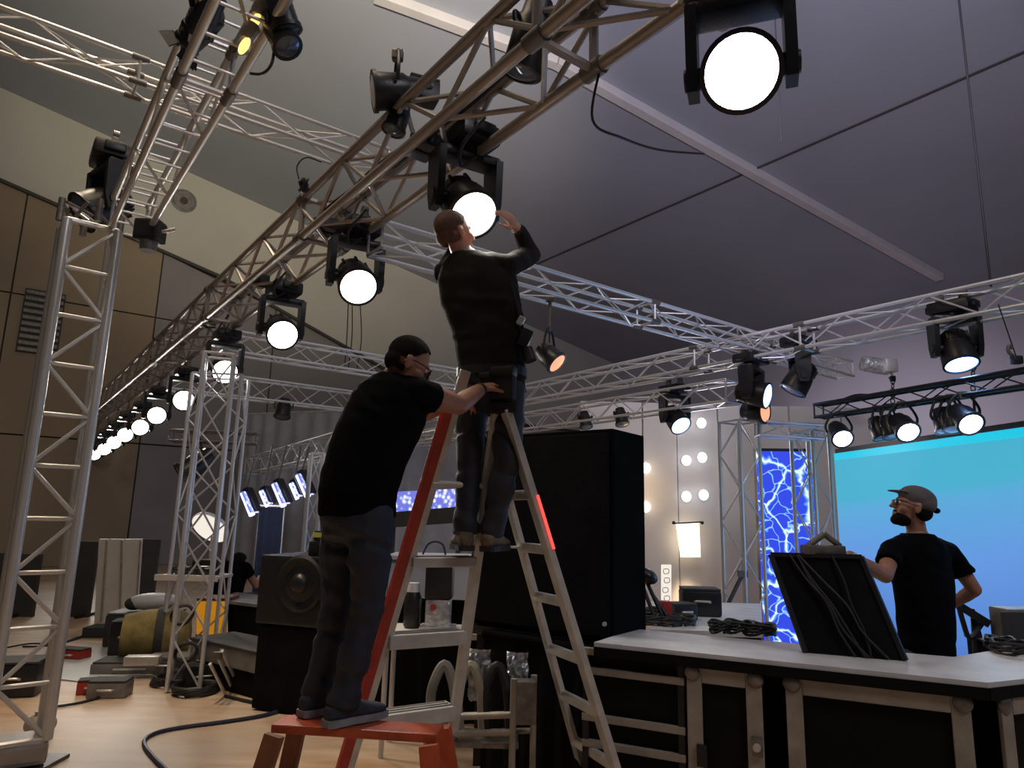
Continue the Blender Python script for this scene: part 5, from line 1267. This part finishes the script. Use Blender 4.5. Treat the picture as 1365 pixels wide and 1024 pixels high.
for k, x in enumerate((1165, 1180, 1250, 1262)):
    lo, hi = 0, 1
    for _ in range(40):
        mid = (lo + hi) / 2; q = lerp(ba, bb, mid) - CAM
        if 682.5 + FPX * q.dot(RT) / q.dot(FW) < x: lo = mid
        else: hi = mid
    c_ = lerp(ba, bb, lo)
    par_can(c_ + Vector((0, -.05, -.20)), Vector((.2 - .1 * k, -.3, -1)), f"unlit black lamp under the rig bar, {ORD[k]} from the left", .085, .2, 'glass_dark', 'black_plastic', c_.z, 'stage light', 'unlit lamps under the rig bar')
cable([lerp(ba, bb, s_) + Z * (.16 + .02 * math.sin(s_ * 40)) for s_ in (0, .1, .2, .3, .45, .6, .75, .9, 1)], .014, 'black cable lying along the rig bar')
cable([lerp(ba, bb, .62), lerp(ba, bb, .64) + Vector((.03, -.02, -.16)), lerp(ba, bb, .68) + Vector((.02, -.02, -.2)), lerp(ba, bb, .70)], .012, 'drooping black cable loop by the right lit rig lamp')
def chain(a, b_, label, n=None):
    a = Vector(a); b_ = Vector(b_); L_ = (b_ - a).length; n = n or int(L_ / .05); t = thing('chain', a, label, 'chain', 'rig chains')
    d = (b_ - a).normalized(); x, y, z = basis(d)
    for k in range(n):
        c_ = a + d * L_ * (k + .5) / n; s_ = x if k % 2 else y; h = L_ / n * .72; w_ = .018
        part('link', MB().tube([c_ + d * h * .9, c_ + s_ * w_ + d * h * .4, c_ + s_ * w_ - d * h * .4, c_ - d * h * .9, c_ - s_ * w_ - d * h * .4, c_ - s_ * w_ + d * h * .4, c_ + d * h * .9], .006, 5, 2), M['cast'], t, True)
    part('hook', MB().box(a, (.05, .04, .06), None, .01), M['black_metal'], t); part('shackle', MB().box(b_, (.05, .04, .05), None, .01), M['black_metal'], t)
chain(at(1190, 505, 6.9), at(1190, 545, 6.88), 'short chain holding the rig bar, left one')
chain(at(1297, 488, 6.2), at(1297, 528, 6.15), 'short chain holding the rig bar under the blue-lit head')
# silver hoist at the end of the cross truss
q = pos_v(1186, 486, 4.6)
t = thing('chain_hoist', q, 'silver chain hoist hanging at the far end of the bright cross truss', 'hoist')
part('motor', MB().lathe([(.05, -.22), (.11, -.2), (.12, 0), (.11, .18), (.05, .2)], q + Vector((-.15, .1, .0)), Vector((1, -.1, -.2)), 20), M['silver_mess'], t, True)
part('block', MB().box(q + Z * -.02, (.18, .14, .20), None, .02), M['alu'], t, True)
part('hook', MB().tube([q + Z * -.12, q + Vector((.03, 0, -.17)), q + Vector((0, 0, -.22)), q + Vector((-.03, 0, -.19))], .014), M['cast'], t, True)
# heads on the corner of the trusses
def spot_head(x, y, u, aim, lens, label, s=1.0, ztop=3.42, tdir=D2, spot=0, col=(1, 1, 1)):
    return moving_head(pos_u(x, y, u), aim, ztop, lens, label, None, s, tdir, spot, col)
spot_head(1024, 528, 6.9, Vector((.75, -.6, -.25)), M['lens_blue'], 'black moving head with small lit face hanging at the truss corner', 1.0, 3.5)
spot_head(1056, 522, 7.05, Vector((-.5, .1, -.85)), M['glass_dark'], 'unlit black moving head at the truss corner, right one', 1.0, 3.5)
spot_head(1282, 487, 6.88, Vector((-.05, -.35, -.9)), M['lens_blue'], 'black moving head with blue lens under the right truss', .98, 3.4, D1, 18, (.3, .5, 1))
spot_head(908, 568, 7.0, Vector((.25, -.6, -.6)), M['lens_blue'], 'moving head glowing faint blue under the lower truss', .95, 2.95, D1)
par_can(at(1006, 549, 7.95), Vector((.75, -.8, -.1)), 'small lamp with orange face resting on the filament tower top', .13, .24, 'lens_orange', 'black_plastic')
for k, (x, y) in enumerate(((780, 560), (828, 556))):
    par_can(pos_u(x, y, 6.95), Vector((.1, -.3, -.9)), f"small unlit lamp under the lower truss, {['left', 'right'][k]} one", .09, .22, 'glass_dark', 'black_plastic', 2.95, 'stage light', 'small lamps under the lower truss')
PS = pos_v(732, 475, 4.6)
par_can(PS, Vector((.6, -.3, -.6)), 'small black lamp with red mark hanging beside the climber\'s hip', .10, .2, 'lens_orange', 'black_plastic', 3.5, 'stage light', None, 'pinspot')
cable([PS + Z * .2, Vector((PS.x, PS.y, 3.1)), Vector((PS.x, PS.y, 3.52))], .006, 'thin steel safety wire of the small lamp beside the climber', name='safety_wire')
# lamp on the left of the main truss, pointing away
q = at(540, 122, 4.0)
par_can(at(527, 122, 3.9), Vector((-.75, -.2, -.15)), 'black par lamp with pale lens on the outer side of the main truss', .115, .26, 'white_plastic', 'black_plastic', None, 'stage light', None, 'par_lamp')
par_can(at(531, 156, 3.95), Vector((-.25, -.1, -1)), 'black lamp body pointing down beneath the outer par lamp', .07, .2, 'glass_dark', 'black_plastic', None, 'stage light', None, 'par_lamp')
gear_box(at(563, 125, 4.0) - Z * .06, (.2, .14, .13), .4, 'black dimmer pack clamped to the main truss beside the outer par lamp', 'dimmer', 'black_metal', 'dimmer_pack')
# big black head on the near left tower
q = at(136, 250, 5.1)
moving_head(at(108, 284, 5.2), Vector((-.5, -.6, -.6)), 3.75, M['glass_dark'], 'large unlit black moving head on top of the near left tower', None, 1.1, D1)
# cluster on the short left truss
for k, (x, y, D_, am, ln_) in enumerate(((275, 20, 2.6, Vector((-.6, .4, -.5)), 'glass_dark'), (268, 42, 2.7, Vector((-.8, .2, -.6)), 'glass_dark'), (372, 44, 2.45, Vector((.5, -.2, -.8)), 'glass_dark'), (374, 12, 2.4, Vector((.3, .2, -.9)), 'glass_dark'))):
    par_can(at(x, y, D_), am, ['black lamp left of the short truss at the top edge', 'flared black lamp left of the short truss, lower one', 'black lamp right of the short truss near the amber bulbs', 'black lamp at the top edge above the amber bulbs'][k], .055, .17, ln_, 'black_plastic', None, 'stage light', 'lamps on the short left truss', 'par_lamp', doors=k in (1,))
for k, (x, y) in enumerate(((340, 26), (326, 58))):
    p = at(x, y, 2.45)
    t = thing('amber_bulb', p, f"amber glowing bulb inside the short left truss, {['upper', 'lower'][k]} one", 'bulb', 'amber bulbs in the short truss')
    part('glow', MB().ell(p - Z * .01, (.017, .017, .040), Matrix.Rotation(.4, 3, 'Y'), 14, 10), M['amber'], t, True)
    part('housing', MB().lathe([(.016, .0), (.028, .02), (.032, .07), (.015, .09)], p + Z * .02, Vector((.3, .2, 1)), 18), M['case_edge'], t, True)
cable([at(366, 60, 2.45), at(362, 85, 2.45), at(350, 98, 2.47), at(334, 98, 2.5)], .006, 'black lead looping under the short left truss')
# violet tube lamps on the slanting truss
for k, (x, y) in enumerate(((330, 672), (352, 665), (372, 660), (392, 655), (404, 648))):
    p = at(x, y, 10.6); big = k % 2 == 0
    t = thing('tube_lamp', p, f"violet lit tube lamp under the far slanting truss, {ORD[k]} from the left", 'stage light', 'violet tube lamps')
    d_ = Vector((.45, -.1, -.8)).normalized() * (.19 if big else .13)
    part('tube', MB().cyl(p - d_, p + d_, .045 if big else .03, .045 if big else .03, 14), M['lens_violet'], t, True)
    part('housing', MB().bar(p - d_ * 1.08 + Vector((.03, .08, .06)), p + d_ * 1.05 + Vector((.03, .08, .06)), .18, .10, None, .02), M['black_plastic'], t)
    part('glow_plate', MB().bar(p - d_ * .9 + Vector((.03, .02, .03)), p + d_ * .95 + Vector((.03, .02, .03)), .22 if big else .16, .03, None, .01), M['led_points'], t)  # glitter round the tube, put in as a glowing dotted plate
    part('hanger', MB().cyl(p - d_ + Vector((.02, .08, .04)), Vector((p.x + .02, p.y + .1, 2.55)), .014), M['cast'], t, True)
# dark small gear in the far trusses
par_can(pos_v(378, 545, 12.0), Vector((0, -.3, -1)), 'small dark lamp in the lower far cross truss', .13, .3, 'glass_dark', 'black_plastic', 3.45, 'stage light', None, 'par_lamp')
q = lerp(at(228, 588, 8.0), at(342, 592, 8.2), .32)
par_can(q - Z * .27, Vector((-.5, -.4, -.6)), 'dark lamp head hanging behind the middle tower', .14, .34, 'glass_dark', 'black_plastic', q.z + .01, 'stage light', None, 'par_lamp')
lt_ = truss('lamp_bar', at(228, 588, 8.0), at(342, 592, 8.2), .18, .12, 'short dark horizontal bar across the middle tower', 'rig bar', M['cast'], pitch=.25, cr_=.014, br=.006)

# ------------------------------------------------------------------ cables on the main truss, wires to the roof
for k, (u_, z_, lab) in enumerate(((1.80, 3.78, 'black cable bundle along the main truss, lower one'), (1.86, 3.86, 'black cable bundle along the main truss, upper one'))):
    cable([W(u_ + .03 * math.sin(v * 2.3 + k), v, z_ + .03 * math.sin(v * 3.1 + k * 2)) for v in [0.4 + .55 * i for i in range(32)]], .016, lab)
for i, lx in enumerate((632, 478, 377, 300)):
    v = row_v(lx)
    cable([W(1.98, v - .15, 3.78), W(1.90, v - .05, 3.62), W(1.96, v + .05, 3.56), W(2.03, v, 3.62)], .010, f"short lead looping into the moving head, {ORD[i]} from the one being adjusted", group='moving head leads')
    # black distribution boxes on the truss
    t = thing('power_box', W(1.85, v + .32, 3.72), f"black power box strapped on the main truss, {ORD[i]} from the one being adjusted", 'power box', 'power boxes on the main truss')
    part('box', MB().box(W(1.85, v + .32, 3.76), (.16, .22, .09), Matrix.Rotation(.64, 3, 'Z'), .012), M['black_plastic'], t, True)
    part('strap', MB().box(W(1.85, v + .32, 3.76), (.18, .03, .11), Matrix.Rotation(.64, 3, 'Z'), .004), M['strap'], t)
p = at(757, 128, 2.9)
cable([W(2.09, 2.15, 3.70), at(790, 160, 3.05), at(830, 184, 3.2), at(880, 200, 3.5), at(938, 205, 4.0)], .007, 'thin black wire hanging from the main truss to the right')
wz0 = W(6.88, 2.15, 3.66)
cable([wz0, Vector((wz0.x, wz0.y, 6.0)), Vector((wz0.x, wz0.y, roof_z(6.88)))], .010, 'steel drop wire from the roof to the right truss', name='drop_wire')
p = at(1043, 150, 4.0)
q = at(1042, 190, 6.0); cable([q, q + Z * 2, Vector((q.x, q.y, roof_z(q.dot(D2))))], .006, 'thin wire hanging from the roof below the bright top lamp', name='drop_wire')
for k, (x, v_) in enumerate(((463, 9.0), (468, 9.2), (479, 9.1))):
    q = at(x, 440, 9.6 + k * .2); cable([Vector((q.x, q.y, 3.6)), Vector((q.x + .02 * k, q.y, 4.1)), Vector((q.x - .02, q.y, at(460, 396, 9.8).z))], .008, f"steel drop wire above the far cross truss, {ORD[k]} from the left", name='drop_wire', group='far drop wires')
q = at(399, 246, 4.4)
coil(q, .045, 'small black lead knot hanging left of the main truss', 'rubber', 4, .010, lay=Vector((1, .3, 0)))
cable([at(399, 240, 4.4), at(396, 222, 4.4), at(408, 210, 4.4), at(428, 216, 4.5)], .005, 'thin lead carrying the small knot left of the main truss')
p = at(1355, 480, 5.6)
t = thing('hook_clamp', p, 'black hook clamp hanging at the right edge below the right truss', 'clamp')
part('block', MB().box(p, (.08, .06, .07), None, .012), M['black_metal'], t, True); part('hook', MB().tube([p + Vector((-.02, 0, .03)), p + Vector((-.06, 0, .07)), p + Vector((-.05, 0, .12)), p + Vector((-.02, 0, .1))], .014), M['cast'], t, True)
part('wire', MB().cyl(p + Z * .03, Vector((p.x - .1, p.y, 3.42)), .005), M['black_metal'], t, True)

# added black cloths that keep the background behind trolley and cabinet dark
drape('dark_backing', floor_at(455, 5.75), floor_at(730, 5.5), .01, .86, M['black_drape'], 'added low black cloth keeping the view behind the ladder and the trolley dark', 'drape', .02, .16, 'matte_black')
drape('dark_backing', floor_at(650, 4.62), floor_at(800, 4.08), .01, .80, M['black_drape'], 'added low black cloth keeping the space under the large black cabinet dark', 'drape', .015, .13, 'matte_black')
q = pos_u(706, 52, 1.9)
par_can(q, Vector((-.25, .2, -1)), 'dark lamp hanging inside the main truss at the top edge', .10, .34, 'glass_dark', 'black_metal', 4.0, 'stage light', None, 'par_lamp')

bb_ = MB().box(F((uA0 + Wf) / 2, .20, .43), (Wf - uA0 - .08, .02, .82), Rc)  # filler sheet added so the gaps between the cases stay dark
solo('gap_filler', bb_, M['matte_black'], 'added black filler sheet keeping the gaps between the flight cases dark', 'board')
